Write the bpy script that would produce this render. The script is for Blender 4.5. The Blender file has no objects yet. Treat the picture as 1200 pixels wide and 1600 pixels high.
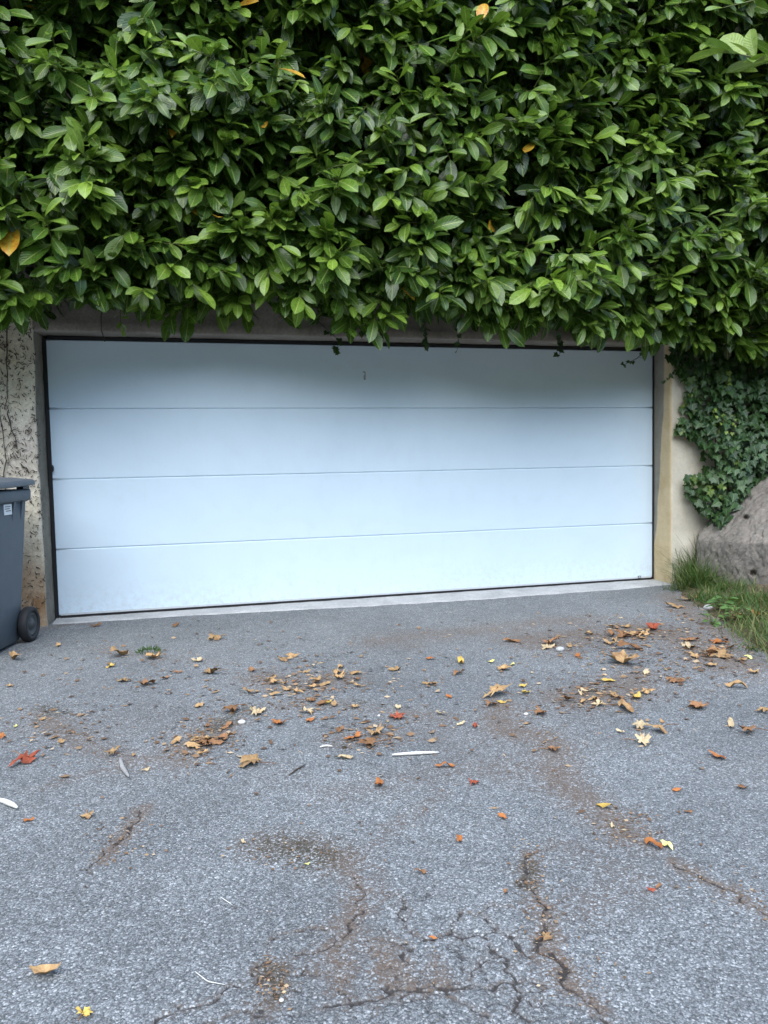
import bpy, bmesh, math, random
import numpy as np
from mathutils import Vector, Matrix

random.seed(7)
RNG = np.random.default_rng(11)
SC = bpy.context.scene
COL = SC.collection

# ------------------------------------------------------------------ camera
CAM = np.array([-1.592, -6.1596, 1.1211])
YAW, PITCH, ROLL, FPX = .2539, -.0633, -.0203, 1200.0
FW = np.array([math.sin(YAW)*math.cos(PITCH), math.cos(YAW)*math.cos(PITCH), math.sin(PITCH)])
RT0 = np.array([math.cos(YAW), -math.sin(YAW), 0.0]); UP0 = np.cross(RT0, FW)
RT = RT0*math.cos(ROLL) + UP0*math.sin(ROLL)
UP = -RT0*math.sin(ROLL) + UP0*math.cos(ROLL)
cd = bpy.data.cameras.new('camera'); cam = bpy.data.objects.new('camera', cd); COL.objects.link(cam)
cam.matrix_world = Matrix(((RT[0], UP[0], -FW[0], CAM[0]), (RT[1], UP[1], -FW[1], CAM[1]),
                           (RT[2], UP[2], -FW[2], CAM[2]), (0, 0, 0, 1)))
cd.sensor_fit = 'VERTICAL'; cd.sensor_height = 32.0; cd.lens = FPX/1600*32.0
cd.clip_start = 0.05; cd.clip_end = 500
SC.camera = cam
SC.render.resolution_x, SC.render.resolution_y = 768, 1024

# ------------------------------------------------------------------ sky, sun, exposure
SUN_EL, SUN_AZ = math.radians(55), math.radians(205)     # azimuth from +Y clockwise: behind the camera
wd = bpy.data.worlds.new('World'); SC.world = wd; wd.use_nodes = True
wn = wd.node_tree; wn.nodes.clear()
sky = wn.nodes.new('ShaderNodeTexSky'); sky.sky_type = 'NISHITA'; sky.sun_disc = False
sky.sun_elevation = SUN_EL; sky.sun_rotation = SUN_AZ
sky.air_density = 1.0; sky.dust_density = 0.6; sky.ozone_density = 0.0
bg = wn.nodes.new('ShaderNodeBackground'); bg.inputs[1].default_value = 0.15
wo = wn.nodes.new('ShaderNodeOutputWorld')
wn.links.new(sky.outputs[0], bg.inputs[0]); wn.links.new(bg.outputs[0], wo.inputs[0])
sd = bpy.data.lights.new('sun', 'SUN'); sun = bpy.data.objects.new('sun', sd); COL.objects.link(sun)
sd.energy = 1.25; sd.angle = math.radians(70); sd.color = (1.0, .985, .90)
sv = Vector((math.sin(SUN_AZ)*math.cos(SUN_EL), math.cos(SUN_AZ)*math.cos(SUN_EL), math.sin(SUN_EL)))
sun.rotation_euler = sv.to_track_quat('Z', 'Y').to_euler(); sun.location = sv*20
SC.view_settings.view_transform = 'Standard'; SC.view_settings.look = 'None'
SC.view_settings.exposure = 1.8; SC.view_settings.gamma = 1.0
SC.view_settings.use_curve_mapping = False

# ------------------------------------------------------------------ helpers
def ray(px, py): return FW + RT*((px-600)/FPX) - UP*((py-800)/FPX)
def gat(px, py, z=0.0):
    d = ray(px, py); return CAM + d*((z-CAM[2])/d[2])
def yat(px, py, Y):
    d = ray(px, py); return CAM + d*((Y-CAM[1])/d[1])
def project(P):
    d = P-CAM; z = d@FW
    return 600+FPX*(d@RT)/z, 800-FPX*(d@UP)/z, z

def _hash(ix, iy, seed):
    h = (ix.astype(np.int64)*374761393 + iy.astype(np.int64)*668265263 + seed*974711) & 0xffffffff
    h = ((h ^ (h >> 13))*1274126177) & 0xffffffff
    return ((h ^ (h >> 16)) & 0xffffff)/float(0xffffff)
def vnoise(x, y, s=1.0, seed=0):
    x = np.asarray(x, float)*s; y = np.asarray(y, float)*s
    ix, iy = np.floor(x), np.floor(y); fx, fy = x-ix, y-iy
    fx = fx*fx*(3-2*fx); fy = fy*fy*(3-2*fy); ix = ix.astype(np.int64); iy = iy.astype(np.int64)
    a = _hash(ix, iy, seed); b = _hash(ix+1, iy, seed); c = _hash(ix, iy+1, seed); d = _hash(ix+1, iy+1, seed)
    return (a+(b-a)*fx)*(1-fy) + (c+(d-c)*fx)*fy
def fbm(x, y, s=1.0, seed=0, o=4):
    t = 0; a = .5
    for i in range(o):
        t = t + a*vnoise(x, y, s*2**i, seed+i*17); a *= .5
    return t/(1-.5**o)
def sstep(a, b, x):
    t = np.clip((x-a)/(b-a), 0, 1); return t*t*(3-2*t)

def big_mesh(name, V, F, mat, parent=None, attrs=None, cols=None, uv=None, smooth=True, loc=None):
    """V (n,3), F (m,k) one polygon size or list of such arrays"""
    V = np.asarray(V, np.float32)
    if not isinstance(F, (list, tuple)): F = [F]
    F = [np.asarray(f, np.int32) for f in F if len(f)]
    me = bpy.data.meshes.new(name)
    me.vertices.add(len(V)); me.vertices.foreach_set('co', V.ravel())
    loops = np.concatenate([f.ravel() for f in F])
    starts = []; s = 0
    for f in F:
        starts.append(s+np.arange(len(f))*f.shape[1]); s += f.size
    starts = np.concatenate(starts).astype(np.int32)
    me.loops.add(len(loops)); me.loops.foreach_set('vertex_index', loops)
    me.polygons.add(len(starts)); me.polygons.foreach_set('loop_start', starts)
    if smooth: me.polygons.foreach_set('use_smooth', np.ones(len(starts), bool))
    me.update(calc_edges=True)
    if attrs:
        for k, a in attrs.items():
            at = me.attributes.new(k, 'FLOAT', 'POINT'); at.data.foreach_set('value', np.asarray(a, np.float32))
    if cols is not None:
        at = me.attributes.new('ld', 'FLOAT_COLOR', 'POINT'); at.data.foreach_set('color', np.asarray(cols, np.float32).ravel())
    if uv is not None:
        ul = me.uv_layers.new(name='uv'); ul.data.foreach_set('uv', np.asarray(uv, np.float32)[loops].ravel())
    me.materials.append(mat)
    o = bpy.data.objects.new(name, me); COL.objects.link(o)
    if parent is not None: o.parent = parent
    if loc is not None: o.location = loc
    return o

def bm_obj(name, bm, mat, parent=None, smooth=False, bevel=0):
    if bevel:
        bmesh.ops.bevel(bm, geom=[e for e in bm.edges if e.calc_face_angle(0) > .5], offset=bevel, segments=2, affect='EDGES')
    me = bpy.data.meshes.new(name); bm.to_mesh(me); bm.free()
    if smooth:
        for p in me.polygons: p.use_smooth = True
    me.materials.append(mat)
    o = bpy.data.objects.new(name, me); COL.objects.link(o)
    if parent is not None: o.parent = parent
    return o
def box(bm, x0, x1, y0, y1, z0, z1):
    v = [bm.verts.new((x, y, z)) for z in (z0, z1) for y in (y0, y1) for x in (x0, x1)]
    for f in ((0, 2, 3, 1), (4, 5, 7, 6), (0, 1, 5, 4), (2, 6, 7, 3), (0, 4, 6, 2), (1, 3, 7, 5)):
        bm.faces.new([v[i] for i in f])
    return v
def boxo(name, x0, x1, y0, y1, z0, z1, mat, parent=None, bevel=0):
    bm = bmesh.new(); box(bm, x0, x1, y0, y1, z0, z1)
    return bm_obj(name, bm, mat, parent, bevel=bevel)
def empty(name, loc=(0, 0, 0)):
    o = bpy.data.objects.new(name, None); COL.objects.link(o); o.location = loc; return o
def tag(o, label=None, cat=None, group=None, kind=None):
    if label: o['label'] = label
    if cat: o['category'] = cat
    if group: o['group'] = group
    if kind: o['kind'] = kind
    return o

class Tubes:
    """collects tapered tubes in one mesh"""
    def __init__(s): s.V = []; s.F = []; s.n = 0
    def add(s, pts, r0, r1, k=5):
        pts = np.asarray(pts, float); m = len(pts)
        t = np.gradient(pts, axis=0); t /= np.linalg.norm(t, axis=1, keepdims=True)+1e-9
        ref = np.array([.31, .2, .93]); u = np.cross(t, ref); u /= np.linalg.norm(u, axis=1, keepdims=True)+1e-9
        w = np.cross(t, u); r = np.linspace(r0, r1, m)[:, None]
        ring = []
        for j in range(k):
            a = 2*math.pi*j/k; ring.append(pts + r*(u*math.cos(a)+w*math.sin(a)))
        V = np.stack(ring, 1).reshape(-1, 3)
        i, j = np.meshgrid(np.arange(m-1), np.arange(k), indexing='ij')
        F = np.stack([i*k+j, i*k+(j+1) % k, (i+1)*k+(j+1) % k, (i+1)*k+j], -1).reshape(-1, 4)+s.n
        s.V.append(V); s.F.append(F); s.n += len(V)
    def build(s, name, mat, parent=None):
        return big_mesh(name, np.concatenate(s.V), np.concatenate(s.F), mat, parent)

# ------------------------------------------------------------------ materials
class Mat:
    def __init__(s, name):
        s.m = bpy.data.materials.new(name); s.m.use_nodes = True; s.t = s.m.node_tree; s.t.nodes.clear()
        s.out = s.n('ShaderNodeOutputMaterial'); s.b = s.n('ShaderNodeBsdfPrincipled')
        s.l(s.b.outputs[0], s.out.inputs[0]); s._tc = None
    def n(s, t, **k):
        o = s.t.nodes.new(t)
        for a, v in k.items(): setattr(o, a, v)
        return o
    def l(s, a, b): s.t.links.new(a, b)
    def put(s, sock, v):
        if hasattr(v, 'links'): s.l(v, sock)
        else: sock.default_value = v
    def coord(s, which='Object'):
        if s._tc is None: s._tc = s.n('ShaderNodeTexCoord')
        return s._tc.outputs[which]
    def noise(s, scale, detail=4, rough=.55, vec=None, out='Fac', dist=0):
        n = s.n('ShaderNodeTexNoise'); n.inputs['Scale'].default_value = scale; n.inputs['Detail'].default_value = detail
        n.inputs['Roughness'].default_value = rough; n.inputs['Distortion'].default_value = dist
        s.l(vec if vec is not None else s.coord(), n.inputs['Vector']); return n.outputs[out]
    def voro(s, scale, feature='F1', vec=None, out='Distance'):
        n = s.n('ShaderNodeTexVoronoi'); n.feature = feature; n.inputs['Scale'].default_value = scale
        s.l(vec if vec is not None else s.coord(), n.inputs['Vector']); return n.outputs[out]
    def ramp(s, fac, stops, interp='LINEAR'):
        r = s.n('ShaderNodeValToRGB'); r.color_ramp.interpolation = interp; e = r.color_ramp.elements
        while len(e) < len(stops): e.new(.5)
        for k, (p, c) in enumerate(stops):
            e[k].position = p; e[k].color = (c, c, c, 1) if not hasattr(c, '__len__') else (*c, 1)
        s.l(fac, r.inputs[0]); return r.outputs[0]
    def mix(s, fac, a, b, mode='MIX'):
        m = s.n('ShaderNodeMix'); m.data_type = 'RGBA'; m.blend_type = mode
        s.put(m.inputs[0], fac)
        for i, v in ((6, a), (7, b)):
            if hasattr(v, 'links'): s.l(v, m.inputs[i])
            else: m.inputs[i].default_value = (*v, 1)
        return m.outputs[2]
    def math(s, op, a, b=0.0, clamp=False):
        m = s.n('ShaderNodeMath'); m.operation = op; m.use_clamp = clamp
        s.put(m.inputs[0], a); s.put(m.inputs[1], b); return m.outputs[0]
    def attr(s, name, out='Fac'):
        a = s.n('ShaderNodeAttribute'); a.attribute_name = name; return a.outputs[out]
    def sep(s, v, kind='XYZ'):
        x = s.n('ShaderNodeSeparateXYZ' if kind == 'XYZ' else 'ShaderNodeSeparateColor'); s.l(v, x.inputs[0]); return x.outputs
    def bump(s, h, strength=.5, dist=.01, nrm=None):
        b = s.n('ShaderNodeBump'); b.inputs['Strength'].default_value = strength; b.inputs['Distance'].default_value = dist
        s.l(h, b.inputs['Height'])
        if nrm is not None: s.l(nrm, b.inputs['Normal'])
        return b.outputs[0]
    def set(s, color=None, rough=None, normal=None, spec=None, metal=None):
        if color is not None:
            if hasattr(color, 'links'): s.l(color, s.b.inputs['Base Color'])
            else: s.b.inputs['Base Color'].default_value = (*color, 1)
        if rough is not None: s.put(s.b.inputs['Roughness'], rough)
        if normal is not None: s.l(normal, s.b.inputs['Normal'])
        if spec is not None: s.b.inputs['Specular IOR Level'].default_value = spec
        if metal is not None: s.b.inputs['Metallic'].default_value = metal
        return s.m

def mat_asphalt():
    M = Mat('asphalt')
    wob = M.noise(60, 2, out='Color')
    v = M.n('ShaderNodeVectorMath'); v.operation = 'MULTIPLY_ADD'; M.l(wob, v.inputs[0]); v.inputs[1].default_value = (.012,)*3; M.l(M.coord(), v.inputs[2])
    vec = v.outputs[0]
    ccol = M.sep(M.voro(185, vec=vec, out='Color'), 'RGB')[0]
    cd1 = M.voro(185, vec=vec)
    c2 = M.sep(M.voro(420, vec=vec, out='Color'), 'RGB')[1]
    a = M.ramp(ccol, [(0, (.066, .070, .070)), (.35, (.150, .158, .160)), (.65, (.245, .257, .26)), (.88, (.36, .372, .375)), (1, (.66, .67, .66))])
    b = M.ramp(c2, [(0, (.07, .073, .074)), (.5, (.19, .20, .202)), (1, (.42, .435, .437))])
    col = M.mix(.42, a, b)
    gap = M.ramp(cd1, [(.25, 1.0), (.75, .55)])
    col = M.mix(1.0, col, gap, 'MULTIPLY')
    big = M.ramp(M.noise(.9, 5, .62), [(.3, .78), (.7, 1.18)])
    col = M.mix(1.0, col, big, 'MULTIPLY')
    med = M.ramp(M.noise(14, 4, .65), [(.3, .86), (.7, 1.1)])
    col = M.mix(1.0, col, med, 'MULTIPLY')
    dn = M.math('ADD', M.math('MULTIPLY', M.noise(38, 5, .75), .6), M.math('MULTIPLY', M.math('SUBTRACT', 1.0, ccol), .4))
    dcol = M.mix(M.noise(170, 3, .8), (.040, .029, .022), (.21, .145, .098))
    dirt = M.math('MULTIPLY', M.math('ADD', M.attr('dirt'), M.math('MULTIPLY', M.math('SUBTRACT', dn, .55), 2.2)), M.ramp(M.attr('dirt'), [(0.02, 0), (.2, 1)]), True)
    col = M.mix(M.math('MULTIPLY', dirt, .78), col, dcol)
    moss = M.math('MULTIPLY', M.attr('moss'), M.ramp(dn, [(.35, 0), (.6, 1)]))
    col = M.mix(M.math('MULTIPLY', moss, .9), col, (.045, .042, .028))
    col = M.mix(M.ramp(M.math('ADD', M.attr('crack'), M.math('MULTIPLY', M.math('SUBTRACT', M.noise(130, 3, .7), .5), .55)), [(.32, 0), (.68, .86)]), col, (.028, .023, .020))
    h = M.math('ADD', M.math('MULTIPLY', M.math('SUBTRACT', 1.0, cd1), .6), M.math('MULTIPLY', ccol, .5))
    nrm = M.bump(h, .75, .004)
    return M.set(col, .82, nrm, .35)

def mat_stucco(name, c0, c1, c2, low=(.33, .19, .095), g=1.0):
    M = Mat(name)
    n1 = M.noise(5, 6, .62); n2 = M.noise(70, 5, .65); n3 = M.noise(1.6, 3)
    col = M.mix(M.ramp(n1, [(.35, 0), (.62, 1)]), c0, c1)
    col = M.mix(M.ramp(n3, [(.45, 0), (.7, 1)]), col, c2)
    col = M.mix(M.math('MULTIPLY', M.attr('rust'), M.ramp(n1, [(.3, .4), (.6, 1)])), col, low)
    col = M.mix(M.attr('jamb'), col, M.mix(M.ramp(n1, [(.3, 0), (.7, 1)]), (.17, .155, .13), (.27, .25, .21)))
    col = M.mix(M.attr('ochre'), col, M.mix(M.ramp(n1, [(.3, 0), (.7, 1)]), (.50, .36, .19), (.66, .53, .33)))
    col = M.mix(g, col, M.ramp(n2, [(.3, .78), (.65, 1.12)]), 'MULTIPLY')
    nrm = M.bump(M.math('ADD', M.math('MULTIPLY', n2, .6), M.math('MULTIPLY', M.noise(260, 3, .6), .25)), .7*g, .012)
    return M.set(col, .93, nrm, .2)

def mat_concrete(name, c0, c1, bs=.5):
    M = Mat(name); n1 = M.noise(4, 6, .65); n2 = M.noise(55, 5, .7)
    col = M.mix(M.ramp(n1, [(.32, 0), (.68, 1)]), c0, c1)
    col = M.mix(1.0, col, M.ramp(n2, [(.3, .75), (.65, 1.1)]), 'MULTIPLY')
    return M.set(col, .9, M.bump(n2, bs, .006), .25)

def mat_paint():
    M = Mat('door_paint')
    st = M.n('ShaderNodeMapping'); st.inputs['Scale'].default_value = (1.2, 1, 30); M.l(M.coord(), st.inputs['Vector'])
    g = M.noise(3, 4, .6, vec=st.outputs[0]); sm = M.noise(1.7, 5, .6)
    col = M.mix(M.ramp(sm, [(.4, 0), (.75, 1)]), (.665, .79, .88), (.63, .755, .85))
    grime = M.math('MULTIPLY', M.ramp(M.noise(7, 6, .7), [(.5, 0), (.8, 1)]), .10)
    col = M.mix(grime, col, (.45, .46, .44))
    zz = M.sep(M.coord())[2]
    splash = M.math('MULTIPLY', M.ramp(zz, [(.03, 1), (.30, 0)]), M.ramp(M.noise(22, 6, .75), [(.45, 0), (.75, .55)]))
    col = M.mix(splash, col, (.42, .40, .36))
    sk = M.n('ShaderNodeMapping'); sk.inputs['Scale'].default_value = (9, 1, .35); M.l(M.coord(), sk.inputs['Vector'])
    col = M.mix(M.ramp(M.noise(4, 5, .65, vec=sk.outputs[0]), [(.55, 0), (.85, .08)]), col, (.50, .52, .50))
    pebble = M.noise(420, 2, .5)
    nrm = M.bump(M.math('ADD', M.math('MULTIPLY', g, .4), M.math('MULTIPLY', pebble, .25)), .10, .004)
    return M.set(col, M.ramp(sm, [(.3, .42), (.7, .52)]), nrm, .4)

def mat_plain(name, c, rough=.6, spec=.4, var=.12, scale=25, bs=.15, metal=None):
    M = Mat(name); n = M.noise(scale, 5, .65)
    lo = tuple(x*(1-var) for x in c); hi = tuple(min(1, x*(1+var)) for x in c)
    col = M.mix(M.ramp(n, [(.3, 0), (.7, 1)]), lo, hi)
    return M.set(col, rough, M.bump(M.noise(scale*6, 3), bs, .003), spec, metal)

def mat_leaf(name, dark, mid, young, rib=(.36, .44, .12), rough=.27, trans=.2):
    M = Mat(name); ld = M.sep(M.attr('ld', 'Color'), 'RGB')
    uv = M.sep(M.coord('UV'))
    col = M.mix(ld[0], dark, mid); col = M.mix(ld[1], col, young)
    blot = M.noise(30, 4, .6)
    col = M.mix(1.0, col, M.ramp(blot, [(.3, .78), (.7, 1.18)]), 'MULTIPLY')
    col = M.mix(ld[2], col, M.mix(M.ramp(blot, [(.4, 0), (.6, 1)]), (.52, .20, .02), (.62, .38, .03)))
    au = M.math('ABSOLUTE', M.math('SUBTRACT', uv[0], .5))
    spot = M.math('MULTIPLY', M.ramp(M.noise(95, 2, .5), [(.70, 0), (.76, 1)]), M.ramp(M.noise(6, 2), [(.48, 0), (.6, .8)]))
    col = M.mix(spot, col, (.16, .085, .03))
    ribm = M.ramp(au, [(.015, 1), (.05, 0)])
    wv = M.math('SINE', M.math('MULTIPLY', M.math('SUBTRACT', uv[1], M.math('MULTIPLY', au, .55)), 62.0))
    vein = M.ramp(wv, [(.80, 0), (1.0, 1)])
    col = M.mix(M.math('MULTIPLY', vein, .22), col, rib)
    col = M.mix(M.math('MULTIPLY', ribm, .75), col, rib)
    nrm = M.bump(M.math('ADD', M.math('MULTIPLY', wv, .5), M.math('MULTIPLY', ribm, -1.2)), .22, .004)
    M.set(col, M.ramp(blot, [(.3, rough-.05), (.7, rough+.12)]), nrm, .5)
    tr = M.n('ShaderNodeBsdfTranslucent'); M.l(M.mix(.5, col, (.16, .30, .02)), tr.inputs[0])
    ms = M.n('ShaderNodeMixShader'); ms.inputs[0].default_value = trans
    M.l(M.b.outputs[0], ms.inputs[1]); M.l(tr.outputs[0], ms.inputs[2]); M.l(ms.outputs[0], M.out.inputs[0])
    return M.m

def mat_dry(name, c0, c1, c2=None):
    M = Mat(name); oi = M.n('ShaderNodeObjectInfo')
    n = M.noise(35, 5, .7); n2 = M.noise(160, 3, .6)
    col = M.mix(M.ramp(n, [(.3, 0), (.7, 1)]), c0, c1)
    if c2: col = M.mix(M.ramp(M.noise(14, 4, .7), [(.5, 0), (.68, 1)]), col, c2)
    br = M.ramp(oi.outputs['Random'], [(0, .78), (1, 1.18)])
    col = M.mix(1.0, col, br, 'MULTIPLY')
    col = M.mix(1.0, col, M.ramp(n2, [(.3, .8), (.65, 1.1)]), 'MULTIPLY')
    M.set(col, .72, M.bump(n2, .5, .003), .25)
    return M.m

MA = mat_asphalt()
MS_L = mat_stucco('render_rough', (.66, .57, .415), (.77, .70, .56), (.57, .50, .42))
MS_R = mat_stucco('render_smooth', (.56, .51, .41), (.66, .61, .50), (.52, .45, .34), g=.35)
MC_L = mat_concrete('lintel_concrete', (.20, .175, .15), (.31, .275, .23))
MC_T = mat_concrete('threshold_concrete', (.36, .36, .355), (.52, .515, .50))
MP = mat_paint()
M_BLACK = mat_plain('black_rubber', (.012, .012, .013), .6, .4)
M_ALU = mat_plain('aluminium_strip', (.55, .58, .60), .4, .5, .06)
M_GREYM = mat_plain('grey_residue', (.36, .38, .38), .8, .2)
M_BADGE = mat_plain('badge_grey', (.13, .16, .18), .45, .5)
M_BADGE2 = mat_plain('badge_face', (.55, .62, .66), .45, .5)
M_BIN = mat_plain('bin_plastic', (.075, .095, .115), .5, .4, .10, 9, .25)
M_LID = mat_plain('bin_lid_plastic', (.105, .125, .145), .42, .45, .12, 7, .2)
M_WHEEL = mat_plain('wheel_rubber', (.022, .023, .025), .65, .35)
M_HUB = mat_plain('wheel_hub', (.055, .06, .065), .5, .4)
M_STICK = mat_plain('white_sticker', (.72, .74, .75), .5, .4, .05)
M_INK = mat_plain('sticker_ink', (.12, .13, .15), .7, .2)
M_LAUREL = mat_leaf('laurel_leaf', (.020, .058, .009), (.080, .165, .018), (.200, .320, .036))
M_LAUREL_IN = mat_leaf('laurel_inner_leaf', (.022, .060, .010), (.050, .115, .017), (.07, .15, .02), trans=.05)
M_IVY = mat_leaf('ivy_leaf', (.017, .048, .013), (.048, .108, .026), (.24, .34, .05), rib=(.12, .18, .08), rough=.38, trans=.1)
M_BRANCHL = mat_leaf('spray_leaf', (.07, .14, .02), (.13, .22, .03), (.24, .32, .05), rib=(.30, .36, .10))
M_GRASS = mat_leaf('grass_blade', (.030, .075, .014), (.070, .14, .022), (.26, .23, .09), rib=(.12, .17, .04), rough=.5, trans=.25)
M_WEED = mat_leaf('weed_leaf', (.035, .10, .025), (.07, .17, .035), (.11, .22, .045), rough=.5)
M_TWIG = mat_plain('twig_green', (.10, .115, .035), .6, .3, .3)
M_BARK = mat_plain('bark', (.075, .058, .042), .9, .2, .35, 40, .6)
M_ROOT = mat_plain('dead_rootlet', (.085, .068, .058), .9, .15, .4, 60)
M_WOODP = mat_plain('bleached_wood', (.62, .60, .56), .8, .25, .15, 40)
M_WOODG = mat_plain('weathered_wood', (.28, .27, .26), .85, .2, .2, 40)
DRY = {
    'tan': mat_dry('dry_tan', (.33, .195, .085), (.47, .31, .15), (.22, .12, .06)),
    'cream': mat_dry('dry_cream', (.48, .36, .20), (.60, .48, .30), (.36, .24, .12)),
    'brown': mat_dry('dry_brown', (.20, .098, .045), (.34, .18, .085), (.13, .06, .03)),
    'orange': mat_dry('dry_orange', (.40, .130, .040), (.48, .20, .06), (.26, .085, .03)),
    'red': mat_dry('dry_red', (.24, .045, .024), (.34, .095, .045), (.18, .05, .03)),
    'yellow': mat_dry('dry_yellow', (.54, .34, .07), (.64, .47, .13), (.40, .21, .05)),
    'lemon': mat_dry('dry_lemon', (.66, .60, .14), (.78, .72, .30)),
}

def mat_rock():
    M = Mat('boulder_rock'); n1 = M.noise(2.2, 7, .65, dist=.4); n2 = M.noise(26, 6, .7); n3 = M.noise(7, 5, .7)
    col = M.mix(M.ramp(n1, [(.35, 0), (.65, 1)]), (.18, .160, .140), (.285, .255, .222))
    col = M.mix(M.ramp(n3, [(.52, 0), (.70, .6)]), col, (.31, .285, .235))
    col = M.mix(M.ramp(M.noise(11, 6, .75), [(.58, 0), (.72, .55)]), col, (.15, .14, .09))
    col = M.mix(1.0, col, M.ramp(n2, [(.3, .7), (.66, 1.12)]), 'MULTIPLY')
    pit = M.ramp(M.voro(30), [(.0, 0), (.16, 1)])
    h = M.math('ADD', M.math('MULTIPLY', n2, .8), M.math('ADD', M.math('MULTIPLY', n3, .8), M.math('MULTIPLY', pit, .12)))
    return M.set(col, .95, M.bump(h, .9, .03), .2)
def mat_soil():
    M = Mat('soil'); n = M.noise(9, 6, .7); n2 = M.noise(90, 4, .7)
    col = M.mix(M.ramp(n, [(.35, 0), (.65, 1)]), (.075, .055, .035), (.16, .125, .08))
    col = M.mix(1.0, col, M.ramp(n2, [(.3, .6), (.7, 1.3)]), 'MULTIPLY')
    return M.set(col, .95, M.bump(n2, .8, .02), .15)
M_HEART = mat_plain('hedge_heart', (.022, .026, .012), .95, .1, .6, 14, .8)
M_ROCK = mat_rock(); M_SOIL = mat_soil()

# ------------------------------------------------------------------ ground
def poly_px(pts, z=0.0): return np.array([gat(x, y, z)[:2] for x, y in pts])
def seg_dist(X, Y, P, w=None):
    """distance of points to a polyline (only evaluated in its box)"""
    D = np.full(X.shape, 9.0); m = .35
    ok = (X > P[:, 0].min()-m) & (X < P[:, 0].max()+m) & (Y > P[:, 1].min()-m) & (Y < P[:, 1].max()+m)
    x, y = X[ok], Y[ok]; d = np.full(x.shape, 9.0)
    for a, b in zip(P[:-1], P[1:]):
        ab = b-a; t = np.clip(((x-a[0])*ab[0]+(y-a[1])*ab[1])/(ab@ab+1e-9), 0, 1)
        d = np.minimum(d, np.hypot(x-a[0]-t*ab[0], y-a[1]-t*ab[1]))
    D[ok] = d; return D

CRACKS = [  # photo pixels of the crack lines, width in metres
    ([(505, 1580), (560, 1572), (590, 1555), (640, 1545), (672, 1552)], .006),
    ([(418, 1480), (432, 1466), (458, 1460), (490, 1452), (512, 1455)], .004),
    ([(458, 1500), (500, 1492), (520, 1485), (560, 1440), (565, 1400), (556, 1375)], .005),
    ([(606, 1395), (625, 1410), (630, 1440), (640, 1452), (660, 1468), (680, 1472), (702, 1466), (750, 1468), (765, 1460), (790, 1460)], .005),
    ([(704, 1462), (712, 1445), (730, 1430), (752, 1425)], .004),
    ([(752, 1428), (768, 1450), (772, 1458)], .005),
    ([(752, 1425), (775, 1416), (800, 1414)], .003),
    ([(752, 1468), (770, 1490), (795, 1510), (806, 1525), (812, 1540), (806, 1548), (812, 1570), (820, 1600)], .006),
    ([(805, 1460), (808, 1480), (815, 1500), (830, 1505)], .007),
    ([(640, 1542), (680, 1540), (700, 1550), (735, 1544), (780, 1543), (806, 1546), (840, 1538), (862, 1540)], .005),
    ([(700, 1548), (712, 1565), (740, 1580), (760, 1600)], .004),
    ([(540, 1545), (537, 1575), (545, 1592)], .003),
    ([(600, 1548), (588, 1565), (582, 1582)], .003),
    ([(480, 1515), (495, 1532)], .003),
    ([(620, 1482), (640, 1478), (638, 1505), (622, 1515), (600, 1517)], .003),
    ([(752, 1500), (740, 1512), (735, 1540)], .0025),
    ([(790, 1462), (835, 1466), (842, 1480), (836, 1495)], .003),
    ([(862, 1540), (852, 1560), (848, 1565), (830, 1562)], .003),
    ([(830, 1335), (823, 1355), (822, 1382), (835, 1405), (848, 1430), (850, 1460), (843, 1482), (870, 1510), (890, 1540), (930, 1575), (960, 1600)], .006),
    ([(840, 1333), (870, 1322)], .003),
    ([(222, 1262), (210, 1290), (190, 1315), (160, 1340), (138, 1370)], .006),
    ([(1050, 1345), (1075, 1362), (1100, 1378), (1130, 1385), (1160, 1405), (1200, 1432)], .007),
    ([(540, 1370), (565, 1385), (610, 1405)], .003),
    ([(250, 1592), (280, 1575), (335, 1565), (350, 1548), (400, 1535), (410, 1510)], .005),
    ([(330, 1592), (380, 1580), (412, 1582)], .003),
    ([(600, 1410), (607, 1395), (590, 1360)], .002),
]
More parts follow.
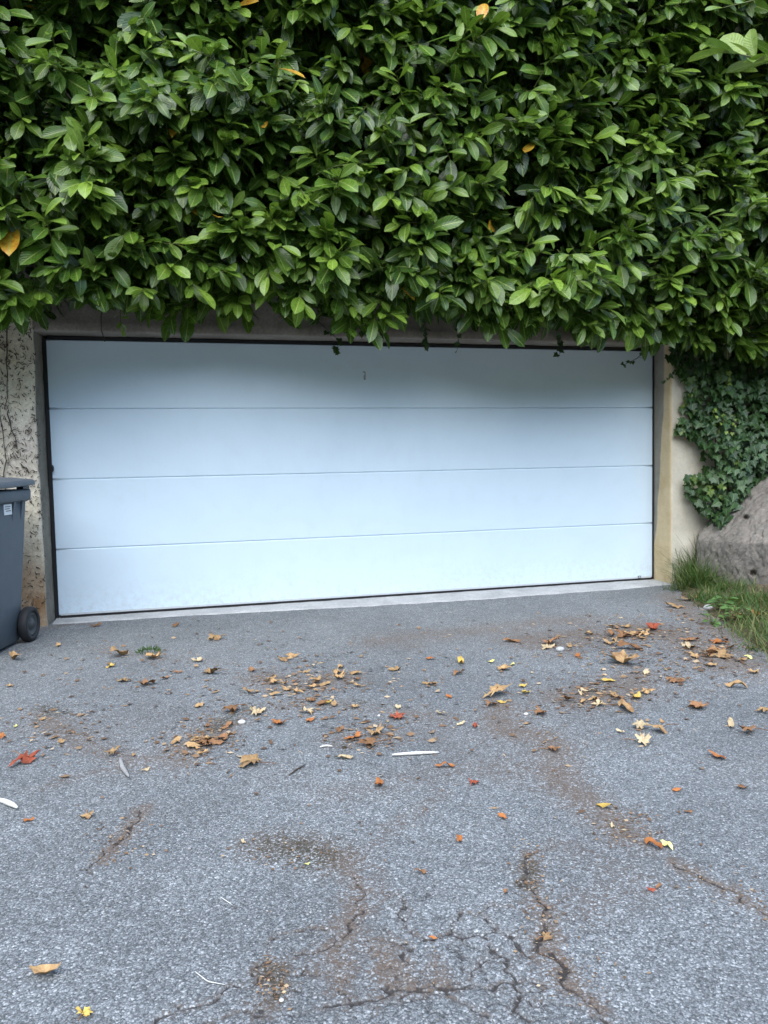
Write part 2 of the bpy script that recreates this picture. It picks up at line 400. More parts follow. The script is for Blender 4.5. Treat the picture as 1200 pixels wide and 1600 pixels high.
DIRT = [  # polylines with a half width in pixels at that place and a strength
    ([(222, 1262), (205, 1295), (165, 1340)], .035, .9),
    ([(415, 1322), (470, 1325), (530, 1345)], .085, 1.0),
    ([(545, 1360), (560, 1390), (555, 1430), (530, 1480), (525, 1530)], .05, .72),
    ([(590, 1480), (610, 1520), (618, 1535)], .05, .8),
    ([(520, 1520), (535, 1528)], .04, .6),
    ([(425, 1520), (432, 1545), (428, 1565)], .035, .95),
    ([(680, 1512), (680, 1530), (688, 1545)], .035, .75),
    ([(828, 1340), (826, 1380), (850, 1425), (855, 1470), (880, 1520), (930, 1570)], .035, .8),
    ([(870, 1515), (900, 1540)], .05, .6),
    ([(1050, 1345), (1100, 1376), (1150, 1395), (1200, 1430)], .035, .85),
    ([(775, 1100), (790, 1140), (850, 1150), (868, 1180), (880, 1225), (930, 1260), (990, 1310)], .10, .8),
    ([(940, 1262), (990, 1300), (1015, 1318)], .06, .8),
    ([(410, 1060), (470, 1070), (530, 1060)], .17, .8),
    ([(400, 1110), (480, 1100), (560, 1105), (690, 1120)], .10, .45),
    ([(290, 1170), (330, 1150), (350, 1130)], .10, .85),
    ([(60, 1110), (90, 1140), (130, 1165), (200, 1185), (280, 1190)], .08, .6),
    ([(70, 1230), (130, 1210), (210, 1195)], .05, .35),
    ([(540, 1160), (600, 1155)], .10, .6),
    ([(850, 1000), (950, 990), (1040, 985), (1100, 1010), (1150, 1040)], .30, .85),
    ([(900, 1090), (960, 1080), (1000, 1060)], .20, .8),
    ([(1050, 930), (1080, 960), (1130, 990), (1200, 1010)], .16, .9),
    ([(600, 1000), (750, 985), (900, 970)], .26, .6),
    ([(540, 1240), (700, 1205), (820, 1200)], .12, .3),
    ([(560, 1350), (620, 1290), (690, 1240)], .05, .28),
    ([(900, 1330), (1000, 1380), (900, 1420)], .10, .3),
    ([(60, 985), (90, 978), (140, 974)], .06, .7),
    ([(150, 1012), (260, 1030), (340, 1035)], .10, .35),
]
MOSS = [([(430, 1325), (500, 1340)], .09), ([(425, 1525), (430, 1560)], .03), ([(826, 1350), (824, 1390)], .03), ([(70, 1105), (90, 1115)], .05), ([(565, 1095), (570, 1098)], .03), ([(390, 1105), (330, 1140)], .05)]

def ground_h(x, y):
    return (fbm(x, y, .9, 3, 3)-.5)*.02*sstep(0, .8, -y-.25)
ys = [-0.02]; 
while ys[-1] > -5.15:
    D = ys[-1]+6.16; ys.append(ys[-1]-max(.0032, .0032*(D/1.5)**1.2))
gy = np.array(ys); gx = np.arange(-3.3, 3.0, .0056)
XX, YY = np.meshgrid(gx, gy); nx, ny = len(gx), len(gy)
xw = XX + (vnoise(XX, YY, 26, 5)-.5)*.035 + (vnoise(XX, YY, 90, 6)-.5)*.012
yw = YY + (vnoise(XX, YY, 26, 7)-.5)*.035 + (vnoise(XX, YY, 90, 8)-.5)*.012
crack = np.zeros(XX.shape); dirt = np.zeros(XX.shape); moss = np.zeros(XX.shape); cnear = np.zeros(XX.shape)
for pts, w in CRACKS:
    d = seg_dist(xw, yw, poly_px(pts)); ww = w*.78*(.5+vnoise(XX, YY, 40, 12))
    crack = np.maximum(crack, np.exp(-(d/ww)**2)); cnear = np.maximum(cnear, np.exp(-(d/.018)**2))
for pts, w, s in DIRT:
    d = seg_dist(xw, yw, poly_px(pts)); dirt = np.maximum(dirt, s*np.exp(-(d/w)**2*1.2))
for pts, w in MOSS:
    d = seg_dist(xw, yw, poly_px(pts)); moss = np.maximum(moss, np.exp(-(d/w)**2*1.2))
rw = np.random.default_rng(21)
for q in range(46):
    px, py = rw.uniform(480, 900), rw.uniform(1410, 1600); a = rw.uniform(0, 6.28); P_ = [(px, py)]
    for s_ in range(rw.integers(3, 6)):
        a += rw.normal(0, .6); P_.append((P_[-1][0]+22*math.cos(a), P_[-1][1]+14*math.sin(a)))
    d = seg_dist(xw, yw, poly_px(P_)); crack = np.maximum(crack, .66*np.exp(-(d/.0030)**2))
patchy = sstep(.5, .72, fbm(XX, YY, 2.3, 40, 4))
dirt = np.clip(dirt*(.55+.9*fbm(XX, YY, 11, 31, 3)) + .32*cnear + .20*patchy*sstep(.35, .65, fbm(XX, YY, .7, 50, 2)), 0, 1)
crack = crack*sstep(.04, .36, fbm(XX, YY, 13, 60, 2)+.18)
ZZ = ground_h(XX, YY) - .007*crack + .0015*dirt*fbm(XX, YY, 60, 70, 2)
edge = np.minimum(np.minimum(XX-gx[0], gx[-1]-XX), YY-gy[-1]); ZZ -= .02*(1-sstep(0, .1, edge))
i, j = np.meshgrid(np.arange(ny-1), np.arange(nx-1), indexing='ij')
F = np.stack([i*nx+j, (i+1)*nx+j, (i+1)*nx+j+1, i*nx+j+1], -1).reshape(-1, 4)
drive = big_mesh('driveway', np.stack([XX, YY, ZZ], -1).reshape(-1, 3), F, MA,
                 attrs={'crack': (crack*.95).ravel(), 'dirt': dirt.ravel(), 'moss': moss.ravel()})
tag(drive, kind='structure')
def sheet(name, x0, x1, y0, y1, z, mat, n=40):
    gx_, gy_ = np.linspace(x0, x1, n), np.linspace(y0, y1, n); X, Y = np.meshgrid(gx_, gy_)
    i, j = np.meshgrid(np.arange(n-1), np.arange(n-1), indexing='ij')
    f = np.stack([i*n+j, i*n+j+1, (i+1)*n+j+1, (i+1)*n+j], -1).reshape(-1, 4)
    return tag(big_mesh(name, np.stack([X, Y, 0*X+z], -1).reshape(-1, 3), f, mat), kind='structure')
sheet('road', -14, 14, -16, -.1, -.026, MA)
sheet('ground', -150, 150, -150, 150, -.05, M_SOIL)

# verge of soil to the right of the asphalt edge
EDGE = np.array([gat(x, y)[:2] for x, y in [(1049, 924), (1062, 938), (1080, 952), (1098, 962), (1120, 983), (1160, 1002), (1200, 1030), (1260, 1070)]])
EDGE = np.concatenate([[[2.56, -.27]], EDGE, [[1.30, -4.2], [1.5, -7.0], [2.0, -12.0]]])
def edge_x(y):
    return np.interp(-np.asarray(y), -EDGE[:, 1], EDGE[:, 0])
def verge_h(x, y):
    v = np.maximum(np.asarray(x)-edge_x(y), 0)
    return -.012 + .13*(1-np.exp(-v*1.9)) + (fbm(x, y, 6, 90, 4)-.5)*.05*sstep(0, .12, v)
vy = np.concatenate([np.linspace(-.2, -4.2, 220), np.linspace(-4.3, -12, 40)]); vs = np.linspace(0, 1, 130)**1.6
VYg, VSg = np.meshgrid(vy, vs, indexing='ij')
ex = edge_x(VYg) + (fbm(VYg, VYg*0, 7, 91, 4)-.5)*.10
VX = ex + VSg*(7.0-ex)
VZ = verge_h(VX, VYg); VZ[:, 0] = -.03
i, j = np.meshgrid(np.arange(len(vy)-1), np.arange(len(vs)-1), indexing='ij'); n = len(vs)
F = np.stack([i*n+j, (i+1)*n+j, (i+1)*n+j+1, i*n+j+1], -1).reshape(-1, 4)
tag(big_mesh('verge', np.stack([VX, VYg, VZ], -1).reshape(-1, 3), F, M_SOIL), kind='structure')

# threshold strip of concrete in front of the door
TH = np.array([gat(x, y)[:2] for x, y in [(96, 976), (200, 969), (300, 962.5), (450, 955), (600, 947), (750, 938), (900, 927), (985, 921), (1030, 916)]])
tx = np.linspace(-2.553, 2.552, 420); tf = np.interp(tx, TH[:, 0], TH[:, 1])
tf = np.minimum(tf, -.12) + (fbm(tx, tx*0, 9, 77, 4)-.5)*.05
ts = np.linspace(0, 1, 14)
TX, TS = np.meshgrid(tx, ts, indexing='ij'); TY = .10 + TS*(tf[:, None]-.10)
TZ = .010 - .004*TS + (fbm(TX, TY, 14, 78, 3)-.5)*.004
TZ = TZ + ground_h(TX, TY); TZ[:, -1] -= .03
i, j = np.meshgrid(np.arange(len(tx)-1), np.arange(13), indexing='ij')
F = np.stack([i*14+j, i*14+j+1, (i+1)*14+j+1, (i+1)*14+j], -1).reshape(-1, 4)
tag(big_mesh('threshold', np.stack([TX, TY, TZ], -1).reshape(-1, 3), F, MC_T), kind='structure')

# bank of earth behind and above the garage
def slab(name, x0, x1, y0, y1, z0, z1, mat, sub=24):
    bm = bmesh.new(); box(bm, x0, x1, y0, y1, z0, z1)
    bmesh.ops.subdivide_edges(bm, edges=bm.edges[:], cuts=sub, use_grid_fill=True)
    for v in bm.verts:
        if v.co.z > z1-.01: v.co.z += .25*math.sin(v.co.x*1.3)*math.cos(v.co.y)-.1
    return bm_obj(name, bm, mat, smooth=True)
tag(slab('bank', -14, 14, .45, 14, -.2, 2.75, M_SOIL), kind='structure')

# added unseen hill behind the viewer, shaped to block low sky light
ha = np.linspace(math.radians(-170), math.radians(-10), 120); hr = np.linspace(0, 1, 30)
HA, HR = np.meshgrid(ha, hr, indexing='ij')
rad = 16 + 26*HR; hz = -.2 + 17*HR**.62*(.75+.5*fbm(HA*4, HR, 1.5, 200, 3)) + .8*(fbm(HA*40, HR*20, 1, 201, 3)-.5)*np.minimum(1, HR*6)
i, j = np.meshgrid(np.arange(119), np.arange(29), indexing='ij')
tag(big_mesh('light_blocking_hill', np.stack([rad*np.cos(HA), rad*np.sin(HA)-3, hz], -1).reshape(-1, 3), np.stack([i*30+j, (i+1)*30+j, (i+1)*30+j+1, i*30+j+1], -1).reshape(-1, 4), mat_plain('light_blocker_green', (.045, .07, .025), .95, .1, .5, .8)), kind='structure')

# ------------------------------------------------------------------ garage walls
WY = -.25; OX = 2.556; ZT = 2.10
garage = empty('garage', (0, 0, 0))
tag(garage, 'rough beige rendered garage front with a concrete lintel under the hedge', 'garage')
def profile_wall(name, prof, zs, mat, amp, attr_fn, flip=False):
    prof = np.asarray(prof); k, m = len(prof), len(zs)
    tang = np.gradient(prof, axis=0); nrm = np.stack([tang[:, 1], -tang[:, 0]], -1); nrm /= np.linalg.norm(nrm, axis=1, keepdims=True)
    s = np.concatenate([[0], np.cumsum(np.linalg.norm(np.diff(prof, axis=0), axis=1))])
    S, Z = np.meshgrid(s, zs, indexing='ij')
    d = amp*(fbm(S, Z, 16, 21, 4)-.5) + amp*1.6*(fbm(S, Z, 2.5, 23, 3)-.5)
    sg = -1 if flip else 1
    X = prof[:, 0][:, None] + sg*nrm[:, 0][:, None]*d; Y = prof[:, 1][:, None] + sg*nrm[:, 1][:, None]*d
    i, j = np.meshgrid(np.arange(k-1), np.arange(m-1), indexing='ij')
    F = np.stack([i*m+j, (i+1)*m+j, (i+1)*m+j+1, i*m+j+1], -1).reshape(-1, 4)
    if flip: F = F[:, ::-1]
    P = np.stack([X, Y, Z], -1)
    return big_mesh(name, P.reshape(-1, 3), F, mat, garage, attrs={q: v.ravel() for q, v in attr_fn(P[..., 0], P[..., 1], P[..., 2]).items()})
def dens(a, b, n): return np.stack([np.linspace(a[0], b[0], n), np.linspace(a[1], b[1], n)], -1)
# left: long rendered face, a worn arris, then the smooth reveal
pl = np.concatenate([dens((-6.5, WY), (-3.3, WY), 60)[:-1], dens((-3.3, WY), (-OX-.042, WY), 90), dens((-OX-.034, WY+.004), (-OX-.030, WY+.012), 2), dens((-OX-.028, WY+.03), (-OX+.002, .14), 22)])
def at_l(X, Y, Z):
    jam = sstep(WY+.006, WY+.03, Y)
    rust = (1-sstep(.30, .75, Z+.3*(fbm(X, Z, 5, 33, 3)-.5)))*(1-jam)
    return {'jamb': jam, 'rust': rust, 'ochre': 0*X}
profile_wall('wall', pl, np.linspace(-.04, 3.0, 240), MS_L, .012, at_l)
# right: reveal with an ochre-painted front band, then the smooth pale face
pr = np.concatenate([dens((OX-.008, .14), (OX, WY+.02), 30), dens((OX+.003, WY+.006), (OX+.012, WY), 2), dens((OX+.03, WY), (3.4, WY), 70)[:-1], dens((3.4, WY), (7, WY), 40)])
def at_r(X, Y, Z):
    # ochre paint fills the outer half of the reveal, its inner edge wanders
    lim = -.11 + .05*np.sin(Z*2.2+.6) + .035*(fbm(Z, Z*0, 3, 35, 3)-.5) + .10*sstep(.55, .15, Z)
    on = (1-sstep(lim-.012, lim+.012, Y))*(1-sstep(OX+.002, OX+.016, X))
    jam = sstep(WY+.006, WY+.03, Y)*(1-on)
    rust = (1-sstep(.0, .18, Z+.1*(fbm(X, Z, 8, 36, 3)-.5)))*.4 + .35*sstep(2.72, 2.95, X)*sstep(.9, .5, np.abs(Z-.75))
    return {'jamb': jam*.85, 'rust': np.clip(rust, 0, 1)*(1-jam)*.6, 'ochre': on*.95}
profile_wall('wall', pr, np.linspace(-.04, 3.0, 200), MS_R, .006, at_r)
# lintel: face and underside, a shallow lip at the bottom
lp = []
lx = np.linspace(-OX-.05, OX+.05, 260)
prof_l = [(WY+.012, 3.0), (WY+.010, 2.6), (WY+.010, 2.32), (WY+.012, 2.19), (WY+.004, 2.175), (WY+.004, ZT+.016), (WY+.014, ZT+.006), (-.12, ZT+.010), (.14, ZT+.012)]
LX, K = np.meshgrid(lx, np.arange(len(prof_l)), indexing='ij')
LY = np.array([p[0] for p in prof_l])[None, :] + (fbm(LX, K*.2, 5, 41, 4)-.5)*.012
LZ = np.array([p[1] for p in prof_l])[None, :] + (fbm(LX, K*.2, 6, 43, 4)-.5)*.010*(K > 0)
i, j = np.meshgrid(np.arange(len(lx)-1), np.arange(len(prof_l)-1), indexing='ij'); n = len(prof_l)
F = np.stack([i*n+j, i*n+j+1, (i+1)*n+j+1, (i+1)*n+j], -1).reshape(-1, 4)
big_mesh('lintel', np.stack([LX, LY, LZ], -1).reshape(-1, 3), F, MC_L, garage, smooth=False)
boxo('roof_slab', -7, 7, -.2, .5, 2.99, 3.06, MC_L, garage)

# ------------------------------------------------------------------ garage door
door = empty('garage_door', (0, 0, 0))
tag(door, 'white sectional garage door of four wide horizontal panels', 'garage door')
DW = 2.541; PH = 2.1/4
def door_panel(z0, z1):
    bm = bmesh.new(); r = .006
    # section profile (y, z): face with rolled edges and a shallow step at the joint
    pf = [(.045, z0+.0006), (.007, z0+.0006), (.0035, z0+.0022), (.001, z0+.005), (0, z0+.010), (0, z1-.010), (.001, z1-.005), (.0035, z1-.0022), (.007, z1-.0006), (.045, z1-.0006)]
    xs = np.linspace(-DW+.005, DW-.005, 41); rows = []
    for x in xs: rows.append([bm.verts.new((x, y, z)) for y, z in pf])
    for a, b in zip(rows[:-1], rows[1:]):
        for q in range(len(pf)-1): bm.faces.new((a[q], a[q+1], b[q+1], b[q]))
        bm.faces.new((a[-1], a[0], b[0], b[-1]))
    bm.faces.new(rows[0][::-1]); bm.faces.new(rows[-1])
    bmesh.ops.recalc_face_normals(bm, faces=bm.faces[:])
    o = bm_obj('panel', bm, MP, door)
    for p in o.data.polygons: p.use_smooth = abs(p.normal.y) < .999 and abs(p.normal.x) < .5
    return o
for k in range(4): door_panel(.025 if k == 0 else k*PH, (k+1)*PH - (.018 if k == 3 else 0))
boxo('backing', -DW+.02, DW-.02, .0465, .06, .02, 2.09, MP, door)
boxo('seal', -OX-.006, -DW+.004, -.012, .05, .012, 2.09, M_BLACK, door, .002)
boxo('seal', DW-.004, OX-.0095, -.012, .05, .012, 2.09, M_BLACK, door, .002)
boxo('seal', -DW+.013, DW-.013, -.010, .05, 2.084, 2.104, M_BLACK, door, .002)
boxo('bottom_seal', -DW+.013, DW-.013, -.010, .045, .004, .0245, M_BLACK, door, .003)
boxo('bottom_rail', -DW+.018, DW-.018, -.004, -.0006, .026, .040, M_ALU, door, .001)
# maker's badge low on the right
bp = yat(999, 901.5, -.003)
bd = boxo('badge', bp[0]-.016, bp[0]+.016, -.005, -.0005, bp[2]-.011, bp[2]+.011, M_BADGE, door, .002)
boxo('badge_face', bp[0]-.007, bp[0]+.009, -.0065, -.0045, bp[2]-.006, bp[2]+.005, M_BADGE2, bd, .0006)
# latch at the left edge
lc = yat(77, 732, -.02)
bm = bmesh.new(); bmesh.ops.create_cone(bm, cap_ends=True, segments=20, radius1=.017, radius2=.015, depth=.03, matrix=Matrix.Translation((-2.532, -.022, lc[2])) @ Matrix.Rotation(math.pi/2, 4, 'X') @ Matrix.Diagonal((.6, 1.5, 1, 1)))
bm_obj('latch', bm, M_BLACK, door, bevel=.003)
# hook-shaped residue mark high on the top panel
mk = yat(569, 587, 0); bm = bmesh.new()
outl = [(-.012, .030), (-.006, .036), (.006, .036), (.013, .028), (.013, -.030), (.006, -.036), (-.004, -.034), (-.006, -.006), (-.003, .004), (.004, .010), (.003, .022), (-.004, .024)]
f = bm.faces.new([bm.verts.new((mk[0]+x, -.0012, mk[2]+z)) for x, z in outl])
ext = bmesh.ops.extrude_face_region(bm, geom=[f]); bmesh.ops.translate(bm, vec=(0, .001, 0), verts=[v for v in ext['geom'] if isinstance(v, bmesh.types.BMVert)])
bmesh.ops.recalc_face_normals(bm, faces=bm.faces[:])
tag(bm_obj('residue_mark', bm, M_GREYM, door), 'small hook-shaped grey mark left on the top panel')

# ------------------------------------------------------------------ leaves
def leaf_template(rows, cross):
    S = [0.0]; T = [0.0]; W = [0.0]; idx = []
    for s, w in rows:
        idx.append(list(range(len(S), len(S)+len(cross))))
        for t in cross: S.append(s); T.append(t); W.append(w)
    tip = len(S); S.append(1.0); T.append(0.0); W.append(0.0)
    tri, quad = [], []
    c = len(cross)
    for q in range(c-1): tri.append((0, idx[0][q+1], idx[0][q])); tri.append((tip, idx[-1][q], idx[-1][q+1]))
    for a, b in zip(idx[:-1], idx[1:]):
        for q in range(c-1): quad.append((a[q], a[q+1], b[q+1], b[q]))
    return dict(S=np.array(S), T=np.array(T), W=np.array(W), tri=np.array(tri), quad=np.array(quad))
T_LOW = leaf_template([(.15, .40), (.42, .86), (.68, 1.0), (.90, .55)], (-1, 0, 1))
T_FINE = leaf_template([(.07, .18), (.16, .42), (.30, .70), (.46, .91), (.62, 1.0), (.76, .94), (.87, .70), (.955, .24)], (-1, -.5, 0, .5, 1))
T_TINY = leaf_template([(.35, .95), (.75, .85)], (-1, 0, 1))
def leaves_mesh(tp, B, A, N, L, Wd, fold, curl, wave, ph):
    """vectorised leaves -> verts (n*k,3), uv"""
    A = A/np.linalg.norm(A, axis=1, keepdims=True); N = N - A*(A*N).sum(1, keepdims=True); N /= np.linalg.norm(N, axis=1, keepdims=True)+1e-9
    Bn = np.cross(A, N)
    S, T, W = tp['S'][None], tp['T'][None], tp['W'][None]
    L_, W_, fo, cu, wa, p = (v[:, None] for v in (L, Wd, fold, curl, wave, ph))
    al = L_*(S - .25*cu**2*S**3); ac = W_*.5*W*T
    up = np.abs(ac)*fo - cu*L_*S**2 + wa*W_*np.sin(S*9+p)*np.abs(T)*W
    P = B[:, None] + A[:, None]*al[..., None] + Bn[:, None]*ac[..., None] + N[:, None]*up[..., None]
    uv = np.stack(np.broadcast_arrays(T*.5+.5, S), -1).reshape(1, -1, 2).repeat(len(B), 0)
    return P, uv
def leaf_faces(tp, n):
    k = len(tp['S']); off = (np.arange(n)*k)[:, None, None]
    return [(tp['tri'][None]+off).reshape(-1, 3), (tp['quad'][None]+off).reshape(-1, 4)]
def visible_rank(P, cell=7.0):
    """rough z-buffer of leaf verts: how many image cells each leaf owns"""
    n, k = P.shape[:2]; x, y, z = project(P.reshape(-1, 3))
    ok = (z > .2) & (x > 0) & (x < 1200) & (y > 0) & (y < 1600)
    ci = np.clip((x/cell).astype(int), 0, 399)+400*np.clip((y/cell).astype(int), 0, 399)
    zb = np.full(160000, 1e9); np.minimum.at(zb, ci[ok], z[ok])
    own = ok & (z <= zb[ci]+.012)
    return own.reshape(n, k).sum(1), x.reshape(n, k), y.reshape(n, k), z.reshape(n, k)

# ---- the laurel hedge
BOT = [(-200, 500), (0, 490), (30, 496), (60, 474), (110, 456), (170, 470), (250, 470), (330, 462), (400, 456), (480, 466), (530, 490), (600, 490), (660, 476), (720, 486), (790, 494), (840, 510), (900, 508), (1000, 510), (1060, 516), (1110, 510), (1160, 540), (1200, 545), (1400, 545)]
BW = np.array([yat(x, y, -1.0) for x, y in BOT])
def hedge_bottom(x): return np.interp(x, BW[:, 0], BW[:, 2])
def hedge_front(x, z):
    zb = hedge_bottom(x); t = np.clip((z-zb)/.55, 0, 1)
    f = -.98 - .08*np.sin(x*1.1+.8) - .72*(fbm(x, z, 1.7, 101, 3)-.5) + .30*(1-t)**2 + .05*(z-2.2)
    return f
def norm(v): return v/(np.linalg.norm(v, axis=-1, keepdims=True)+1e-9)
HX0, HX1, HZ1 = -4.1, 4.9, 5.5
def make_shoots(n, depth0, depth1, nl0, nl1, droop):
    x = RNG.uniform(HX0, HX1, n); u = RNG.random(n)
    zb = hedge_bottom(x); z = zb + .05 + u*(HZ1-zb-.05)
    y = hedge_front(x, z) + RNG.uniform(depth0, depth1, n)
    low = 1-np.clip((z-zb)/.5, 0, 1)
    d = np.stack([RNG.normal(0, .55, n), -.75+RNG.normal(0, .2, n), .22+RNG.normal(0, .38, n)-low*.55-droop], -1)
    return np.stack([x, y, z], -1), norm(d), RNG.uniform(.22, .40, n), RNG.integers(nl0, nl1, n), low
LB, LA, LN, LL, LY_, LR = [], [], [], [], [], []
twigs = Tubes()
def shoots_to_leaves(tip, d, ln, nl, low, light):
    base = tip - d*ln[:, None]*.75
    for k in range(len(tip)):
        m = nl[k]; f = (np.arange(m)+.5)/m
        pts = base[k] + d[k]*(ln[k]*f)[:, None]; pts[:, 2] -= .10*ln[k]*f**2*2
        ax = d[k]; s1 = norm(np.cross(ax, [.02, .1, 1.0])); s2 = np.cross(s1, ax)
        ang = RNG.uniform(0, 6.28) + np.arange(m)*2.4
        rad = s1*np.cos(ang)[:, None] + s2*np.sin(ang)[:, None]*.7
        up = f**2
        a = rad*(.95-.45*up)[:, None] + ax*(.40+.5*up)[:, None] + np.array([0, -.25, -.88])*(1-.70*up)[:, None] + RNG.normal(0, .16, (m, 3))
        nn = np.array([0, -.78, .62]) + RNG.normal(0, .36, (m, 3)) + ax*.2
        LB.append(pts + rad*.006); LA.append(a); LN.append(nn)
        yv = sstep(.45, 1.0, f)*light[k]; sz = RNG.uniform(.85, 1.15); sm_ = RNG.uniform(.05, .95)
        LL.append(RNG.uniform(.155, .265, m)*(1-.30*up)*sz); LY_.append(yv); LR.append(np.clip(RNG.normal(sm_, .16, m), 0, 1))
        if light[k] > -1:
            q = np.linspace(0, 1, 4); tp_ = base[k]+d[k]*(ln[k]*q)[:, None]; tp_[:, 2] -= .2*ln[k]*q**2
            twigs.add(tp_, .0052, .0022, 4)
A_FRONT = (HX1-HX0)*(HZ1-2.05)
n1 = int(A_FRONT*27); s = make_shoots(n1, -.10, .06, 8, 14, 0.0); shoots_to_leaves(*s, np.clip(RNG.normal(.55, .35, n1), 0, 1))
n2 = int(A_FRONT*40); s = make_shoots(n2, .04, .26, 7, 12, 0.05); shoots_to_leaves(*s, np.clip(RNG.normal(.15, .2, n2), 0, 1))
LB, LA, LN = map(np.concatenate, (LB, LA, LN)); LL, LY_, LR = map(np.concatenate, (LL, LY_, LR))
nL = len(LB)
LW = LL*RNG.uniform(.34, .44, nL); LFO = RNG.uniform(.12, .42, nL); LCU = RNG.uniform(-.02, .38, nL); LWA = RNG.uniform(0, .035, nL); LPH = RNG.uniform(0, 6.28, nL)
P, UV = leaves_mesh(T_LOW, LB, LA, LN, LL, LW, LFO, LCU, LWA, LPH)
rank, PXX, PYY, PZZ = visible_rank(P)
LYEL = np.zeros(nL)
cx, cy = PXX.mean(1), PYY.mean(1)
for (qx, qy) in [(575, 101), (376, 8), (627, 456), (770, 350), (825, 228), (300, 345), (28, 367), (413, 184), (465, 105), (340, 342), (765, 12), (50, 18), (278, 200)]:
    dd = np.hypot(cx-qx, cy-qy) + np.where(rank >= 4, 0, 500); LYEL[np.argmin(dd)] = 1
big = np.zeros(nL, bool); big[np.argsort(-rank)[:300]] = True
hedge = empty('laurel_hedge', (0, -.3, 2.75))
tag(hedge, 'dense glossy green laurel hedge overhanging the top of the garage door', 'hedge')
HOFF = np.array([0, -.3, 2.75])
COLS = np.stack([LR, LY_, LYEL, np.ones(nL)], -1)
k = len(T_LOW['S']); rest = ~big
o = big_mesh('foliage', P[rest].reshape(-1, 3)-HOFF, leaf_faces(T_LOW, rest.sum()), M_LAUREL, hedge, cols=np.repeat(COLS[rest], k, 0), uv=UV[rest].reshape(-1, 2))
tag(o, kind='stuff')
PF, UVF = leaves_mesh(T_FINE, LB[big], LA[big], LN[big], LL[big], LW[big], LFO[big], LCU[big], LWA[big], LPH[big])
ff = leaf_faces(T_FINE, 1)
for q, (pv, uvv, c, b0) in enumerate(zip(PF, UVF, COLS[big], LB[big])):
    big_mesh('leaf', pv-b0, ff, M_LAUREL, hedge, cols=np.repeat(c[None], len(pv), 0), uv=uvv, loc=b0-HOFF)
for v in range(len(twigs.V)): twigs.V[v] = twigs.V[v]-HOFF
tag(twigs.build('twigs', M_TWIG, hedge), kind='stuff')
# dense twiggy heart of the hedge
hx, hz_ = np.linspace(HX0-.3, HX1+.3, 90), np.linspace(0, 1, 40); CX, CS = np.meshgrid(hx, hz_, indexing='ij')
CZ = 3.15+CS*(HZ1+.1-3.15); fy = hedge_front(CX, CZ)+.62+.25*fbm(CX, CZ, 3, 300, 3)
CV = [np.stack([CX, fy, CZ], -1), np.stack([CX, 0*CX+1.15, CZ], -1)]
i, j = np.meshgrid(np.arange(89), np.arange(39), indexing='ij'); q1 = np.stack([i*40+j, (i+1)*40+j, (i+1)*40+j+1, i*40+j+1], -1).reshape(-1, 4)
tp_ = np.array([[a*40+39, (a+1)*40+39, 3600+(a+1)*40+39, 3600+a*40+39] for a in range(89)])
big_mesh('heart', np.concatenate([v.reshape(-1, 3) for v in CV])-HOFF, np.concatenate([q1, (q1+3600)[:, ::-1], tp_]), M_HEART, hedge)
# older leaves inside, and woody stems
n3 = 17000
x = RNG.uniform(HX0-.2, HX1+.2, n3); z = hedge_bottom(x)+.10+RNG.random(n3)**.9*(HZ1-.05-hedge_bottom(x)); y = hedge_front(x, z)+RNG.uniform(.16, .62, n3)
deep = RNG.random(n3) < .28; y[deep] += RNG.uniform(.2, .9, deep.sum()); y = np.where((z < 3.08) & (y > -.30), -.30-RNG.uniform(0, .2, n3), y)
B = np.stack([x, y, z], -1); A = norm(RNG.normal(0, .6, (n3, 3)) + np.array([0, -.3, -.5])); N = np.array([0, -.8, .5])+RNG.normal(0, .5, (n3, 3))
Lx = RNG.uniform(.12, .19, n3)
Pi, UVi = leaves_mesh(T_TINY, B, A, N, Lx, Lx*.42, RNG.uniform(.1, .4, n3), RNG.uniform(0, .3, n3), 0*Lx, 0*Lx)
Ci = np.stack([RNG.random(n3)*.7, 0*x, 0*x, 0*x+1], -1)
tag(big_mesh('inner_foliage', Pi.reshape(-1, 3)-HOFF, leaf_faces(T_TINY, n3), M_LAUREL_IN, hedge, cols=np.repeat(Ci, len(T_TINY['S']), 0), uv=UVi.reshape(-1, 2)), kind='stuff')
for q in range(26):
    bx = HX0+.2+q*(HX1-HX0-.4)/25+random.uniform(-.1, .1); st = Tubes()
    p0 = np.array([bx, random.uniform(.1, .4), 2.7]); pts = [p0]
    for s_ in range(6): pts.append(pts[-1]+np.array([random.uniform(-.12, .12), -random.uniform(.0, .13), .36]))
    st.add(np.array(pts)-HOFF, .022, .008, 6)
    for s_ in range(9):
        b0 = pts[random.randint(0, 5)]; dz = random.uniform(-.5, .35); xx = random.uniform(-.35, .35)
        st.add(np.array([b0, b0+np.array([xx*.5, -.28, dz*.3+.1]), b0+np.array([xx, -.55, dz*.7+.05]), b0+np.array([xx*1.2, -.72, dz])])-HOFF, .009, .003, 4)
    st.build('stem', M_BARK, hedge)

